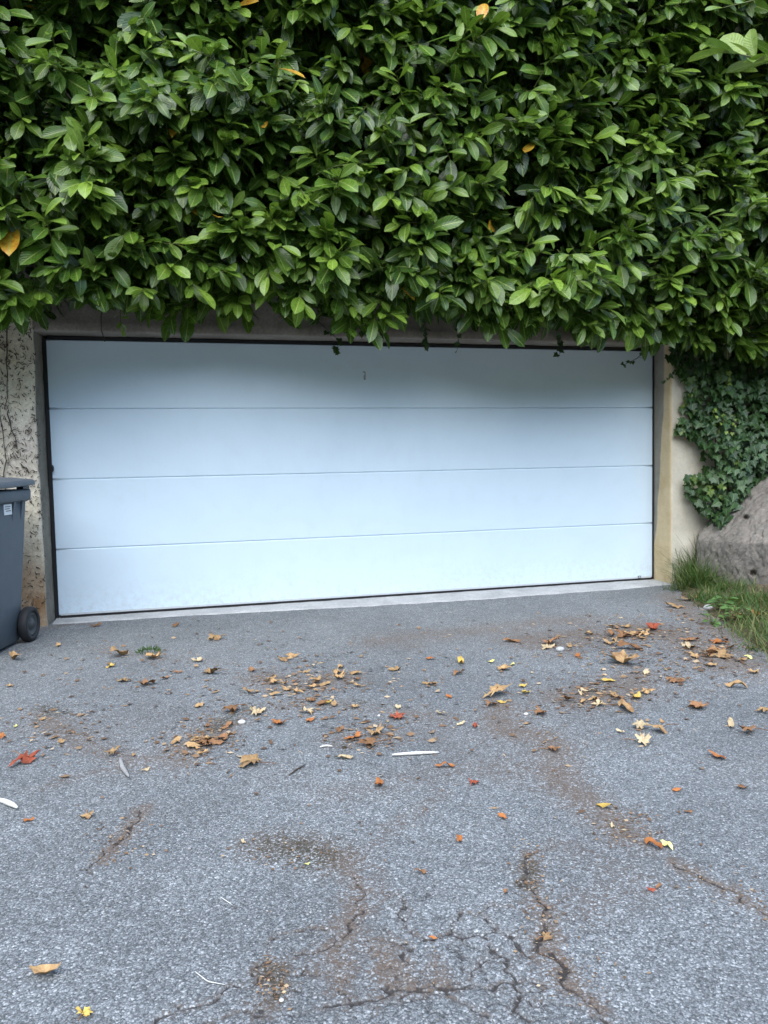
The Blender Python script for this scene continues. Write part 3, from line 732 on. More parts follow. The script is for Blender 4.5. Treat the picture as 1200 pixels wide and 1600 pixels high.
# ---- pale spray of young leaves reaching in nearer the lens, top right
def spray(name, label, spine, n, size, mat, cat, young):
    root = empty(name, tuple(spine[-1])); off = np.array(spine[-1]); tb = Tubes(); sp = np.asarray(spine, float)
    u = np.linspace(0, 1, 14); tt = np.linspace(0, 1, len(sp)); cu = np.stack([np.interp(u, tt, sp[:, q]) for q in range(3)], -1)
    tb.add(cu-off, .007, .002, 5); tb.build('twig', M_TWIG, root)
    f = np.linspace(.08, 1, n); b = np.stack([np.interp(f, u, cu[:, q]) for q in range(3)], -1)
    t = norm(np.stack([np.interp(f, u, np.gradient(cu, axis=0)[:, q]) for q in range(3)], -1))
    side = norm(np.cross(t, [0, -.3, 1])); sg = np.where(np.arange(n) % 2, 1, -1)[:, None]
    a = side*sg*(1-.7*f[:, None]) + t*.55 + RNG.normal(0, .22, (n, 3)) + np.array([0, 0, .05])
    nn = np.array([0, -.35, .85]) + RNG.normal(0, .35, (n, 3))
    L = RNG.uniform(.75, 1.1, n)*size
    Pv, Uv = leaves_mesh(T_FINE, b, a, nn, L, L*.42, RNG.uniform(.1, .4, n), RNG.uniform(0, .3, n), RNG.uniform(0, .03, n), RNG.uniform(0, 6, n))
    for q in range(n):
        big_mesh('leaf', Pv[q]-b[q], ff, mat, root, cols=np.tile([RNG.random(), young*RNG.random(), 0, 1], (len(Pv[q]), 1)), uv=Uv[q], loc=b[q]-off)
    return tag(root, label, cat)
s0 = yat(1420, 75, -3.5); s1 = yat(1300, 92, -3.4); s2 = yat(1200, 95, -3.3); s3 = yat(1135, 80, -3.2)
spray('overhanging_branch', 'pale yellow-green leafy branch reaching in at the top right corner', [s3, s2, s1, s0][::-1], 24, .19, M_BRANCHL, 'branch', 1.0)
s0 = yat(1400, -60, -2.5); s1 = yat(1280, -25, -2.5); s2 = yat(1180, 0, -2.45); s3 = yat(1130, 12, -2.4)
spray('overhanging_branch', 'darker leafy branch tip hanging in from above the pale branch, top right', [s0, s1, s2, s3], 9, .13, M_LAUREL, 'branch', 1.0)

# ---- ivy
IVY_OUT = [(0, .02), (.20, -.10), (.52, -.02), (.40, .22), (.62, .46), (.34, .48), (.24, .66), (0, 1.02), (-.24, .66), (-.34, .48), (-.62, .46), (-.40, .22), (-.52, -.02), (-.20, -.10)]
def ivy_mesh(B, A, N, L):
    A = norm(A); N = norm(N-A*(A*N).sum(1, keepdims=True)); Bn = np.cross(A, N)
    o = np.array(IVY_OUT); o = np.concatenate([[[0, .30]], o]); k = len(o)
    cup = .18*(np.abs(o[:, 0])) - .12*o[:, 1]**2
    P = B[:, None] + (A[:, None]*o[None, :, 1, None] + Bn[:, None]*o[None, :, 0, None] + N[:, None]*cup[None, :, None])*L[:, None, None]
    uv = np.stack([o[:, 0]*.8+.5, o[:, 1]], -1)[None].repeat(len(B), 0)
    t = np.array([(0, q, q % (k-1)+1) for q in range(1, k)])
    return P, uv, t, k
IVP = [(1040, 520), (1050, 560), (1066, 580), (1072, 607), (1070, 630), (1076, 650), (1062, 662), (1060, 672), (1084, 685), (1098, 703), (1103, 730), (1100, 742), (1082, 738), (1070, 742), (1074, 770), (1082, 790), (1092, 803), (1103, 815), (1108, 832), (1118, 812)]
IV = np.array([[yat(x, y, -.33)[0], yat(x, y, -.33)[2]] for x, y in IVP]); IV = np.concatenate([IV, [[3.05, .35], [4.9, .2], [4.9, 2.5]]])
def inside(px, pz, poly):
    c = np.zeros(px.shape, bool); m = len(poly); j = m-1
    for q in range(m):
        xi, yi = poly[q]; xj, yj = poly[j]
        c ^= ((yi > pz) != (yj > pz)) & (px < (xj-xi)*(pz-yi)/(yj-yi+1e-12)+xi); j = q
    return c
n = 9000
x = RNG.uniform(2.5, 4.9, n); z = RNG.uniform(.15, 2.5, n); ok = inside(x, z, IV); x, z = x[ok], z[ok]; n = len(x)
bul = .05+.30*fbm(x, z, 2.6, 140, 3)*sstep(2.6, 3.1, x+.1)
y = WY - .015 - bul*RNG.random(n)**.6
B = np.stack([x, y, z], -1)
A = norm(np.stack([RNG.normal(0, .5, n), -.25+RNG.normal(0, .2, n), -.75+RNG.normal(0, .3, n)], -1)); N = np.array([0, -.9, .4])+RNG.normal(0, .28, (n, 3))
L = RNG.uniform(.03, .085, n)
yg = (fbm(x, z, 5, 150, 2) > .66)*(RNG.random(n) < .5)*1.0
# a few clumps of bright new growth
for qx, qy, r in [(1060, 668, .05), (1105, 765, .06), (1072, 745, .05), (1128, 718, .04), (1135, 655, .04), (1196, 672, .05), (1078, 600, .04)]:
    c = yat(qx, qy, -.33); yg = np.maximum(yg, np.exp(-((x-c[0])**2+(z-c[2])**2)/r**2)*(RNG.random(n) < .6))
L = L*(1-.45*yg)
P, UV, TT, k = ivy_mesh(B, A, N, L)
rank = visible_rank(P, 4.0)[0]; big = np.zeros(n, bool); big[np.argsort(-rank)[:300]] = True
ivy = empty('ivy', (3.2, -.28, .6)); IO = np.array([3.2, -.28, .6])
tag(ivy, 'dark green ivy climbing the wall above the boulder right of the door', 'ivy')
C = np.stack([RNG.random(n), yg, 0*x, 0*x+1], -1)
m = ~big
tag(big_mesh('foliage', P[m].reshape(-1, 3)-IO, (TT[None]+(np.arange(m.sum())*k)[:, None, None]).reshape(-1, 3), M_IVY, ivy, cols=np.repeat(C[m], k, 0), uv=UV[m].reshape(-1, 2), smooth=False), kind='stuff')
for q in np.nonzero(big)[0]:
    big_mesh('leaf', P[q]-B[q], TT, M_IVY, ivy, cols=np.repeat(C[q][None], k, 0), uv=UV[q], smooth=False, loc=B[q]-IO)
for q in range(16):
    tb = Tubes(); p = np.array([random.uniform(2.85, 4.6), WY-.02, random.uniform(.1, .4)]); pts = [p]
    for s_ in range(9): pts.append(pts[-1]+np.array([random.uniform(-.10, .08), random.uniform(-.01, .008), .22]))
    pts = np.array(pts); pts[:, 1] = np.minimum(pts[:, 1], WY-.012); pts[:, 0] = np.maximum(pts[:, 0], 2.72)
    tb.add(pts-IO, .008, .003, 5); tb.build('stem', M_BARK, ivy)

def sprig(label, pts, n, size, cat='ivy'):
    """a trailing ivy sprig with its own leaves"""
    pts = np.array(pts); root = empty('ivy_sprig', tuple(pts[0])); off = pts[0]
    tb = Tubes(); tb.add(pts-off, .004, .0015, 4); tb.build('stem', M_BARK, root)
    f = np.linspace(.3, 1, n); tt = np.linspace(0, 1, len(pts)); b = np.stack([np.interp(f, tt, pts[:, q]) for q in range(3)], -1)+RNG.normal(0, .008, (n, 3))
    a = RNG.normal(0, .6, (n, 3))+np.array([0, -.2, -.5]); nn = np.array([0, -.9, .3])+RNG.normal(0, .3, (n, 3)); L = RNG.uniform(.7, 1.1, n)*size
    Pv, Uv, t_, k_ = ivy_mesh(b, a, nn, L)
    for q in range(n):
        big_mesh('leaf', Pv[q]-b[q], t_, M_IVY, root, cols=np.tile([RNG.random()*.6, 0, 0, 1], (k_, 1)), uv=Uv[q], smooth=False, loc=b[q]-off)
    return tag(root, label, cat)
Yl = -.30
sprig('dark ivy sprig on a bare stem dangling over the middle of the door', [yat(468, 470, Yl), yat(500, 505, Yl-.02), yat(530, 532, Yl-.04), yat(524, 550, Yl-.05)], 9, .055)
sprig('thin ivy sprig trailing left across the top right corner of the door', [yat(1030, 520, Yl), yat(1012, 545, Yl-.03), yat(995, 560, Yl-.05), yat(975, 570, Yl-.05)], 12, .032)
sprig('short ivy sprig hanging against the yellowish right jamb', [yat(1062, 560, Yl), yat(1052, 583, Yl-.01), yat(1045, 592, Yl-.02), yat(1035, 597, Yl-.02)], 9, .03)
for xx, y0, y1, nn, lab in [(590, 490, 535, 14, 'bunch of shaded ivy hanging on the lintel just right of the middle'), (660, 490, 540, 12, 'ragged ivy tuft hanging over the lintel right of the middle bunch'), (710, 500, 548, 8, 'little ivy tuft on the lintel left of the low laurel fringe'), (560, 485, 520, 12, 'ivy bunch on the lintel beside the dangling bare stem'), (450, 480, 505, 10, 'ivy tuft above the lintel left of the bare stem'), (870, 520, 556, 8, 'ivy tip below the laurel fringe over the right half of the door')]:
    sprig(lab, [yat(xx-10, y0-20, Yl), yat(xx, y0, Yl-.02), yat(xx+6, (y0+y1)/2, Yl-.02), yat(xx+4, y1, Yl-.03)], nn, .05)
# hanging twig and leaf tuft over the left end of the lintel
tb = Tubes(); tb.add(np.array([yat(163, 470, -.45), yat(158, 495, -.45), yat(158, 515, -.45), yat(164, 534, -.45)]), .006, .003, 5)
tag(tb.build('hanging_twig', M_BARK), 'dark curved twig hanging over the top left of the door', 'twig')
s_ = [yat(185, 460, -.5), yat(188, 480, -.5), yat(188, 500, -.5), yat(190, 510, -.5)]
spray('laurel_sprig', 'small laurel sprig drooping over the lintel near the left end of the door', s_, 8, .07, M_LAUREL, 'sprig', .8)

# ---- dead ivy rootlets on the left wall
dead = empty('dead_ivy', (-2.8, WY, 1.0)); DO = np.array([-2.8, WY, 1.0]); tb = Tubes()
for q in range(3300):
    z0 = random.uniform(.12, 2.35); x0 = random.uniform(-3.45, -2.572)
    if random.random() > .30+.75*float(fbm(x0, z0, 4, 160, 3)) + .25*(x0 < -2.72) - .35*(z0 < .7): continue
    a = random.choice([.7, 2.4, .6, 2.2, 1.2])+random.gauss(0, .5); pts = [np.array([x0, WY-.009, z0])]; ln = random.uniform(.003, .012)
    for s in range(random.randint(2, 4)):
        a += random.gauss(0, .5); pts.append(pts[-1]+np.array([math.cos(a)*ln, random.uniform(-.001, .001), math.sin(a)*ln]))
    pts = np.array(pts); pts[:, 0] = np.minimum(pts[:, 0], -2.570)
    tb.add(pts-DO, random.uniform(.0018, .0045), .0014, 4)
tag(tb.build('rootlets', M_ROOT, dead), kind='stuff')
for x0, z0, x1, z1 in [(-2.745, 2.2, -2.775, 1.55), (-2.775, 1.55, -2.72, 1.30), (-2.86, 2.0, -2.80, 1.2), (-2.70, 1.17, -2.64, 1.10), (-2.80, 1.2, -2.83, .8)]:
    t2 = Tubes(); u = np.linspace(0, 1, 9)
    p = np.stack([x0+(x1-x0)*u+(fbm(u, u*0, 6, int(abs(x0)*900), 3)-.5)*.04, 0*u+WY-.012, z0+(z1-z0)*u], -1)
    t2.add(p-DO, .0045, .003, 5); t2.build('stem', M_ROOT, dead)
tag(dead, 'dead ivy rootlets clinging to the rough wall left of the door', 'dead ivy')

# ------------------------------------------------------------------ boulder
bo = empty('boulder', (3.64, -.80, -.03))
bm = bmesh.new(); bmesh.ops.create_icosphere(bm, subdivisions=7, radius=1.0)
V = np.array([v.co[:] for v in bm.verts]); rs = np.random.default_rng(5)
d = V.copy(); r = np.ones(len(V))
r = 1/(np.abs(V)**4).sum(1)**.25
cuts = [((-.70, -.06, .71), .80), ((-.985, -.10, .05), .80), ((-.27, -.94, .12), .80), ((.30, -.93, .22), .84), ((-.35, -.62, .72), .86), ((.12, -.3, .95), .86), ((-.72, -.68, -.1), .86), ((.1, -.80, -.6), .86), ((.9, -.3, .35), .95)]
for nv, h in cuts:
    nv = np.array(nv)/np.linalg.norm(nv); dt = V@nv; r = np.minimum(r, np.where(dt > .05, h/np.maximum(dt, .05), 9))
d = V*r[:, None]
nz = (fbm(d[:, 0]+d[:, 2]*.7, d[:, 1]-d[:, 2]*.6, 2.5, 7, 5)-.5)*.05 + (fbm(d[:, 0]*1.3-d[:, 1], d[:, 2]+d[:, 1]*.4, 15, 8, 5)-.5)*.028
rid = np.abs(fbm(d[:, 0]*.8+d[:, 2], d[:, 2]*.9-d[:, 0]*.5+d[:, 1], 3.2, 9, 3)-.5); nz -= .022*np.exp(-(rid/.02)**2)
d = d*(1+nz)[:, None]
bm.verts.ensure_lookup_table()
for v, c in zip(bm.verts, d): v.co = (c[0]*1.05, c[1]*.52, c[2]*.92+.12)
# two old drill holes, sunk into the face
for hx, hy in [(1165, 809), (1177, 896)]:
    rd = ray(hx, hy); rd = rd/np.linalg.norm(rd); o_ = CAM-np.array([3.64, -.80, -.03])
    pv = np.array([v.co[:] for v in bm.verts]); w_ = pv-o_; t_ = w_@rd; dist = np.linalg.norm(w_-t_[:, None]*rd, axis=1)
    tm = t_[dist < .06].min() if (dist < .06).any() else 0
    for k_ in np.nonzero((dist < .030) & (t_ < tm+.35))[0]: bm.verts[k_].co = Vector(pv[k_]+rd*.07*(1 if dist[k_] < .021 else .2))
big_rock = bm_obj('rock', bm, M_ROCK, bo, smooth=True)
tag(bo, 'large grey-brown boulder in the grass at the right edge below the ivy', 'boulder')
# ------------------------------------------------------------------ grass and weeds on the verge
GB, GA, GL, GY = [], [], [], []
def tuft(px, py, h, n, spread, dry=.15, z=0.03, lean=(0, 0)):
    c = gat(px, py, z)
    for q in range(n):
        b = np.array([c[0]+random.gauss(0, spread), c[1]+random.gauss(0, spread), 0]); b[1] = min(b[1], WY-.02)
        b[2] = float(verge_h(b[0], b[1]))-.005
        az = random.uniform(0, 6.28); t = random.uniform(.15, .9)
        GB.append(b); GA.append((math.cos(az)*t+lean[0], math.sin(az)*t+lean[1], 1.0)); GL.append(h*random.uniform(.5, 1.15)); GY.append(1.0*(random.random() < dry))
for a in [(1058, 918, .13, 60, .05, .25), (1066, 906, .26, 110, .05, .25), (1078, 902, .42, 190, .05, .25), (1090, 904, .46, 190, .05, .22), (1085, 918, .30, 150, .06, .2), (1100, 918, .28, 150, .06, .15), (1096, 908, .40, 120, .05, .2), (1084, 910, .38, 120, .05, .3), (1070, 915, .28, 90, .05, .3), (1120, 925, .13, 160, .07, .1), (1150, 930, .12, 160, .08, .1),
          (1098, 935, .15, 130, .07, .2), (1115, 940, .10, 150, .08, .1), (1140, 945, .10, 170, .09, .15), (1165, 945, .11, 200, .09, .2), (1190, 950, .15, 220, .09, .2), (1210, 965, .15, 180, .1, .2),
          (1180, 972, .16, 170, .08, .4), (1200, 990, .16, 200, .09, .45), (1215, 1010, .15, 150, .09, .45), (1130, 962, .09, 80, .06, .5), (1160, 978, .08, 80, .07, .6), (1188, 1008, .09, 60, .06, .7), (1240, 985, .2, 160, .14, .3), (1260, 1020, .2, 120, .14, .3)]: tuft(*a)
for q in range(1600):
    yq = -.35-random.random()**.8*5.5; xq = float(edge_x(yq))+.06+random.random()**1.3*3.0
    GB.append(np.array([xq, yq, float(verge_h(xq, yq))-.005])); az = random.uniform(0, 6.28); t = random.uniform(.2, 1)
    GA.append((math.cos(az)*t, math.sin(az)*t, 1)); GL.append(random.uniform(.03, .09)); GY.append(1.0*(random.random() < .35))
B = np.array(GB); A = np.array(GA); L = np.array(GL); n = len(B)
T_BLADE = leaf_template([(.25, 1.0), (.55, .85), (.82, .5)], (-1, 1))
side = RNG.normal(0, 1, (n, 3)); N = np.stack([-A[:, 0], -A[:, 1], (A[:, 0]**2+A[:, 1]**2)+.05], -1)+side*.3
# blades arch outwards: bend away from the upward normal
P, UV = leaves_mesh(T_BLADE, B, A, N, L, RNG.uniform(.003, .0065, n), 0*L, RNG.uniform(.15, .75, n), 0*L, 0*L)
C = np.stack([RNG.random(n), np.array(GY)*RNG.uniform(.5, 1, n), 0*L, 0*L+1], -1)
go = big_mesh('grass', P.reshape(-1, 3), leaf_faces(T_BLADE, n), M_GRASS, cols=np.repeat(C, len(T_BLADE['S']), 0), uv=UV.reshape(-1, 2))
tag(go, 'green and straw grass tufts between the boulder and the asphalt', 'grass', kind='stuff')
def weed(px, py, n, size, label):
    c = gat(px, py, .02); c[2] = float(verge_h(c[0], c[1])); root = empty('weed', tuple(c)); tb = Tubes()
    for q in range(n):
        az = q*2.4+random.uniform(-.3, .3); h = random.uniform(.02, .10); rr = random.uniform(.02, .09)*(.5+size*6)
        b = np.array([math.cos(az)*rr*.6, math.sin(az)*rr*.6, h]); tb.add(np.array([[0, 0, -.01], b*np.array([.5, .5, .7]), b]), .002, .0015, 4)
        L = np.array([size*random.uniform(.7, 1.2)])
        Pv, Uv = leaves_mesh(T_FINE, b[None], np.array([[math.cos(az), math.sin(az), random.uniform(-.1, .4)]]), np.array([[0, -.2, 1.0]])+RNG.normal(0, .2, (1, 3)), L, L*.62, np.array([.2]), np.array([.3]), np.array([.05]), np.array([random.random()*6]))
        big_mesh('leaf', Pv[0]-b, ff, M_WEED, root, cols=np.tile([RNG.random(), RNG.random()*.5, 0, 1], (len(Pv[0]), 1)), uv=Uv[0], loc=b)
    tb.build('stem', M_TWIG, root); tag(root, label, 'weed')
weed(1130, 955, 16, .07, 'bright green broad-leaved weed in the grass before the boulder')
weed(1112, 972, 12, .05, 'low leafy weed at the asphalt edge left of the bright green weed')
weed(1150, 970, 12, .06, 'broad-leaved weed in the dry grass below the boulder, right of the other weeds')

# ------------------------------------------------------------------ wheelie bin
bx = empty('wheelie_bin', (-2.935, -.93, 0)); bx.scale = (1, 1, 1.03); bx.rotation_euler = (0, 0, math.radians(-13))
tag(bx, 'blue-grey two-wheeled rubbish bin standing at the left edge by the wall', 'bin')
def rrect(w, d, r, n=6, cx=0, cy=0):
    pts = []
    for (sx, sy, a0) in ((1, 1, 0), (-1, 1, 90), (-1, -1, 180), (1, -1, 270)):
        for q in range(n+1):
            a = math.radians(a0+90*q/n); pts.append((cx+sx*(w/2-r)+r*math.cos(a), cy+sy*(d/2-r)+r*math.sin(a)))
    return pts
def loft(name, rings, mat, parent, cap=True, smooth=True):
    bm = bmesh.new(); rv = [[bm.verts.new(p) for p in ring] for ring in rings]; m = len(rv[0])
    for a, b in zip(rv[:-1], rv[1:]):
        for q in range(m): bm.faces.new((a[q], a[(q+1) % m], b[(q+1) % m], b[q]))
    if cap: bm.faces.new(rv[0][::-1]); bm.faces.new(rv[-1])
    bmesh.ops.recalc_face_normals(bm, faces=bm.faces[:])
    o = bm_obj(name, bm, mat, parent)
    if smooth:
        for p in o.data.polygons: p.use_smooth = len(p.vertices) == 4 and abs(p.normal.z) < .7
    return o
def rr3(w, d, r, z, cy=0): return [(x, y, z) for x, y in rrect(w, d, r, 6, 0, cy)]
BINW0, BINW1, BIND0, BIND1 = .46, .575, .50, .64
def bin_dims(z): t = z/.96; return BINW0+(BINW1-BINW0)*t, BIND0+(BIND1-BIND0)*t
rings = [rr3(BINW0-.03, BIND0-.03, .05, .012), rr3(BINW0, BIND0, .05, .03)]
for z in (.2, .5, .8, .93): w, d_ = bin_dims(z); rings.append(rr3(w, d_, .05, z))
body = loft('body', rings, M_BIN, bx)
loft('rim', [rr3(.575, .65, .05, .895), rr3(.612, .695, .055, .905), rr3(.618, .70, .055, .955), rr3(.612, .695, .055, .968), rr3(.58, .66, .05, .972)], M_BIN, bx)
# ribs under the rim on the side faces
for sx in (-1, 1):
    for cy in (.10, .22):
        bm = bmesh.new(); box(bm, -.009, .009, -.016, .016, .77, .90)
        for v in bm.verts:
            w, _ = bin_dims(v.co.z); v.co.x = sx*(w/2 - .004 + (.016 if v.co.x > 0 else 0)*(1 if v.co.z > .8 else .2)); v.co.y += cy
        bmesh.ops.recalc_face_normals(bm, faces=bm.faces[:]); bm_obj('rib', bm, M_BIN, bx, bevel=.003)
# lid: shallow dome, front low, hinge and handle bar at the back (towards the wall)
lid_rings = []
for w, d_, z, cy in ((.62, .71, .979, -.005), (.65, .77, .984, .01), (.65, .77, 1.006, .01), (.63, .75, 1.018, .01), (.50, .58, 1.033, -.015), (.30, .38, 1.043, -.02)):
    lid_rings.append([(x, y, z+.020*(y+.36)) for x, y, _ in rr3(w, d_, .07, z, cy)])
lid = loft('lid', lid_rings, M_LID, bx)
bm = bmesh.new(); bmesh.ops.create_cone(bm, cap_ends=True, segments=14, radius1=.016, radius2=.016, depth=.50, matrix=Matrix.Translation((0, .415, 1.0)) @ Matrix.Rotation(math.pi/2, 4, 'Y'))
bm_obj('handle', bm, M_BIN, bx, smooth=True)
for sx in (-1, 1):
    bm = bmesh.new(); box(bm, sx*.23-.022, sx*.23+.022, .325, .420, .955, 1.008); bm_obj('hinge', bm, M_BIN, bx, bevel=.006)
# axle and wheels
bm = bmesh.new(); bmesh.ops.create_cone(bm, cap_ends=True, segments=12, radius1=.011, radius2=.011, depth=.56, matrix=Matrix.Translation((0, .265, .112)) @ Matrix.Rotation(math.pi/2, 4, 'Y')); bm_obj('axle', bm, M_HUB, bx, smooth=True)
def revolve(name, prof, mat, parent, c, n=40):
    bm = bmesh.new(); rows = []
    for q in range(n):
        a = 2*math.pi*q/n; rows.append([bm.verts.new((c[0]+x, c[1]+r*math.cos(a), c[2]+r*math.sin(a))) for x, r in prof])
    for q in range(n):
        a, b = rows[q], rows[(q+1) % n]
        for k_ in range(len(prof)-1): bm.faces.new((a[k_], a[k_+1], b[k_+1], b[k_]))
    bmesh.ops.remove_doubles(bm, verts=bm.verts[:], dist=.0004); bmesh.ops.recalc_face_normals(bm, faces=bm.faces[:])
    o = bm_obj(name, bm, mat, parent, smooth=True); return o
for sx in (-1, 1):
    cx = sx*.272
    wl = empty('wheel', (cx, .265, .112)); wl.parent = bx; wl.scale = (1.15, 1.15, 1.12)
    revolve('tyre', [(-.024, .070), (-.026, .090), (-.018, .0985), (.018, .0985), (.026, .090), (.024, .070), (-.024, .070)], M_WHEEL, wl, (0, 0, 0))
    revolve('hub', [(-.018*sx, .0712), (.016*sx, .0712), (.019*sx, .055), (.010*sx, .048), (.010*sx, .030), (.022*sx, .024), (.024*sx, .0001)], M_HUB, wl, (0, 0, 0))
# sticker on the side, with its print
w_, _ = bin_dims(.86)
stk = boxo('sticker', w_/2+.0005, w_/2+.003, -.03, .075, .825, .888, M_STICK, bx)
for z0, y0, y1 in ((.874, -.018, .055), (.861, -.018, .045), (.848, -.005, .062)):
    boxo('print_line', w_/2+.003, w_/2+.0036, y0, y1, z0-.0025, z0+.0025, M_INK, stk)

# ------------------------------------------------------------------ fallen leaves
MAPLE = [(0, -.05), (.10, .0), (.34, -.16), (.30, .02), (.52, .06), (.40, .16), (.78, .34), (.60, .40), (.66, .58), (.42, .50), (.26, .46), (.30, .74), (.16, .70), (0, 1.0),
         (-.16, .70), (-.30, .74), (-.26, .46), (-.42, .50), (-.66, .58), (-.60, .40), (-.78, .34), (-.40, .16), (-.52, .06), (-.30, .02), (-.34, -.16), (-.10, .0)]
def fallen(px, py, kind, wpx, color, label, group=None, rot=None, lift=0.0, name='fallen_leaf'):
    c = gat(px, py); D = (c-CAM)@FW; size = 1.05*wpx*D/FPX
    rz = random.uniform(0, 6.28) if rot is None else rot; seed = random.randint(0, 9999)
    if kind == 'maple':
        o = np.array(MAPLE); o[:, 1] -= .38; jit = np.random.default_rng(seed); o = o*(1+jit.normal(0, .12, o.shape)); an = np.arctan2(o[:, 1], o[:, 0]); o *= (1+.35*np.sin(an*jit.integers(1, 4)+jit.uniform(0, 6.28))*jit.random())[:, None]; o[:, jit.integers(0, 2)] *= jit.uniform(.65, 1.0); o *= .74
        rings = [np.zeros((1, 2)), o*.36, o*.70, o]
    else:
        a = np.linspace(0, 2*math.pi, 18, endpoint=False); ww = .40 if kind == 'oval' else .30
        o = np.stack([np.sin(a)*ww*(1-.22*np.cos(a)), -np.cos(a)], -1)*.5; o[:, 0] *= (1-.25*np.abs(np.cos(a))**3); o *= 1.05
        rings = [np.zeros((1, 2)), o*.5, o]
    pts = np.concatenate(rings); m = len(o)
    q = pts.copy()
    curl = random.uniform(.35, 1.0) if kind != 'flat' else .1
    ax = random.uniform(0, 3.14); u = pts@np.array([math.cos(ax), math.sin(ax)]); r2 = (pts**2).sum(1)
    z = curl*.55*u**2 + .50*(fbm(pts[:, 0]+seed, pts[:, 1], 3.6, seed, 4)-.5) + .10*np.abs(pts[:, 0])*curl
    if kind == 'curl': z = z*1.2 + .5*pts[:, 0]**2*3
    k_ = 1-.28*curl*np.minimum(1, np.abs(u))
    q = pts*k_[:, None]
    P = np.stack([q[:, 0], q[:, 1], z-z.min()], -1)*size
    ca, sa = math.cos(rz), math.sin(rz); P[:, :2] = P[:, :2]@np.array([[ca, sa], [-sa, ca]])
    th = random.uniform(.15, .5) if kind == 'maple' else random.uniform(0, .25)   # some stand tipped up
    ta = random.uniform(0, 6.28); P[:, 2] += th*.35*(P[:, 0]*math.cos(ta)+P[:, 1]*math.sin(ta)); P[:, 2] -= P[:, 2].min()
    F3 = [(0, 1+t, 1+(t+1) % m) for t in range(m)]; F4 = []
    for g in range(len(rings)-2):
        o0, o1 = 1+g*m, 1+(g+1)*m; F4 += [(o0+t, o1+t, o1+(t+1) % m, o0+(t+1) % m) for t in range(m)]
    inv = float(edge_x(c[1])); gz = float(ground_h(c[0], c[1])) if c[0] < inv else float(verge_h(c[0], c[1]))+.01
    ob = big_mesh(name, P, [np.array(F3), np.array(F4)], DRY[color], loc=(c[0], c[1], gz+.003+lift))
    # leaf stalk
    if kind == 'maple' and wpx > 22:
        tb = Tubes(); s0 = P[0]; dr = np.array([-sa*-1, -ca, 0])*size; tb.add(np.array([s0+dr*.3, s0+dr*.55+[0, 0, .004], s0+dr*.85+[0, 0, .002]]), .0016, .0012, 4); tb.build('stalk', DRY['brown'], ob)
    tag(ob, label, 'leaf', group or 'leaves fallen on the driveway')
    return ob
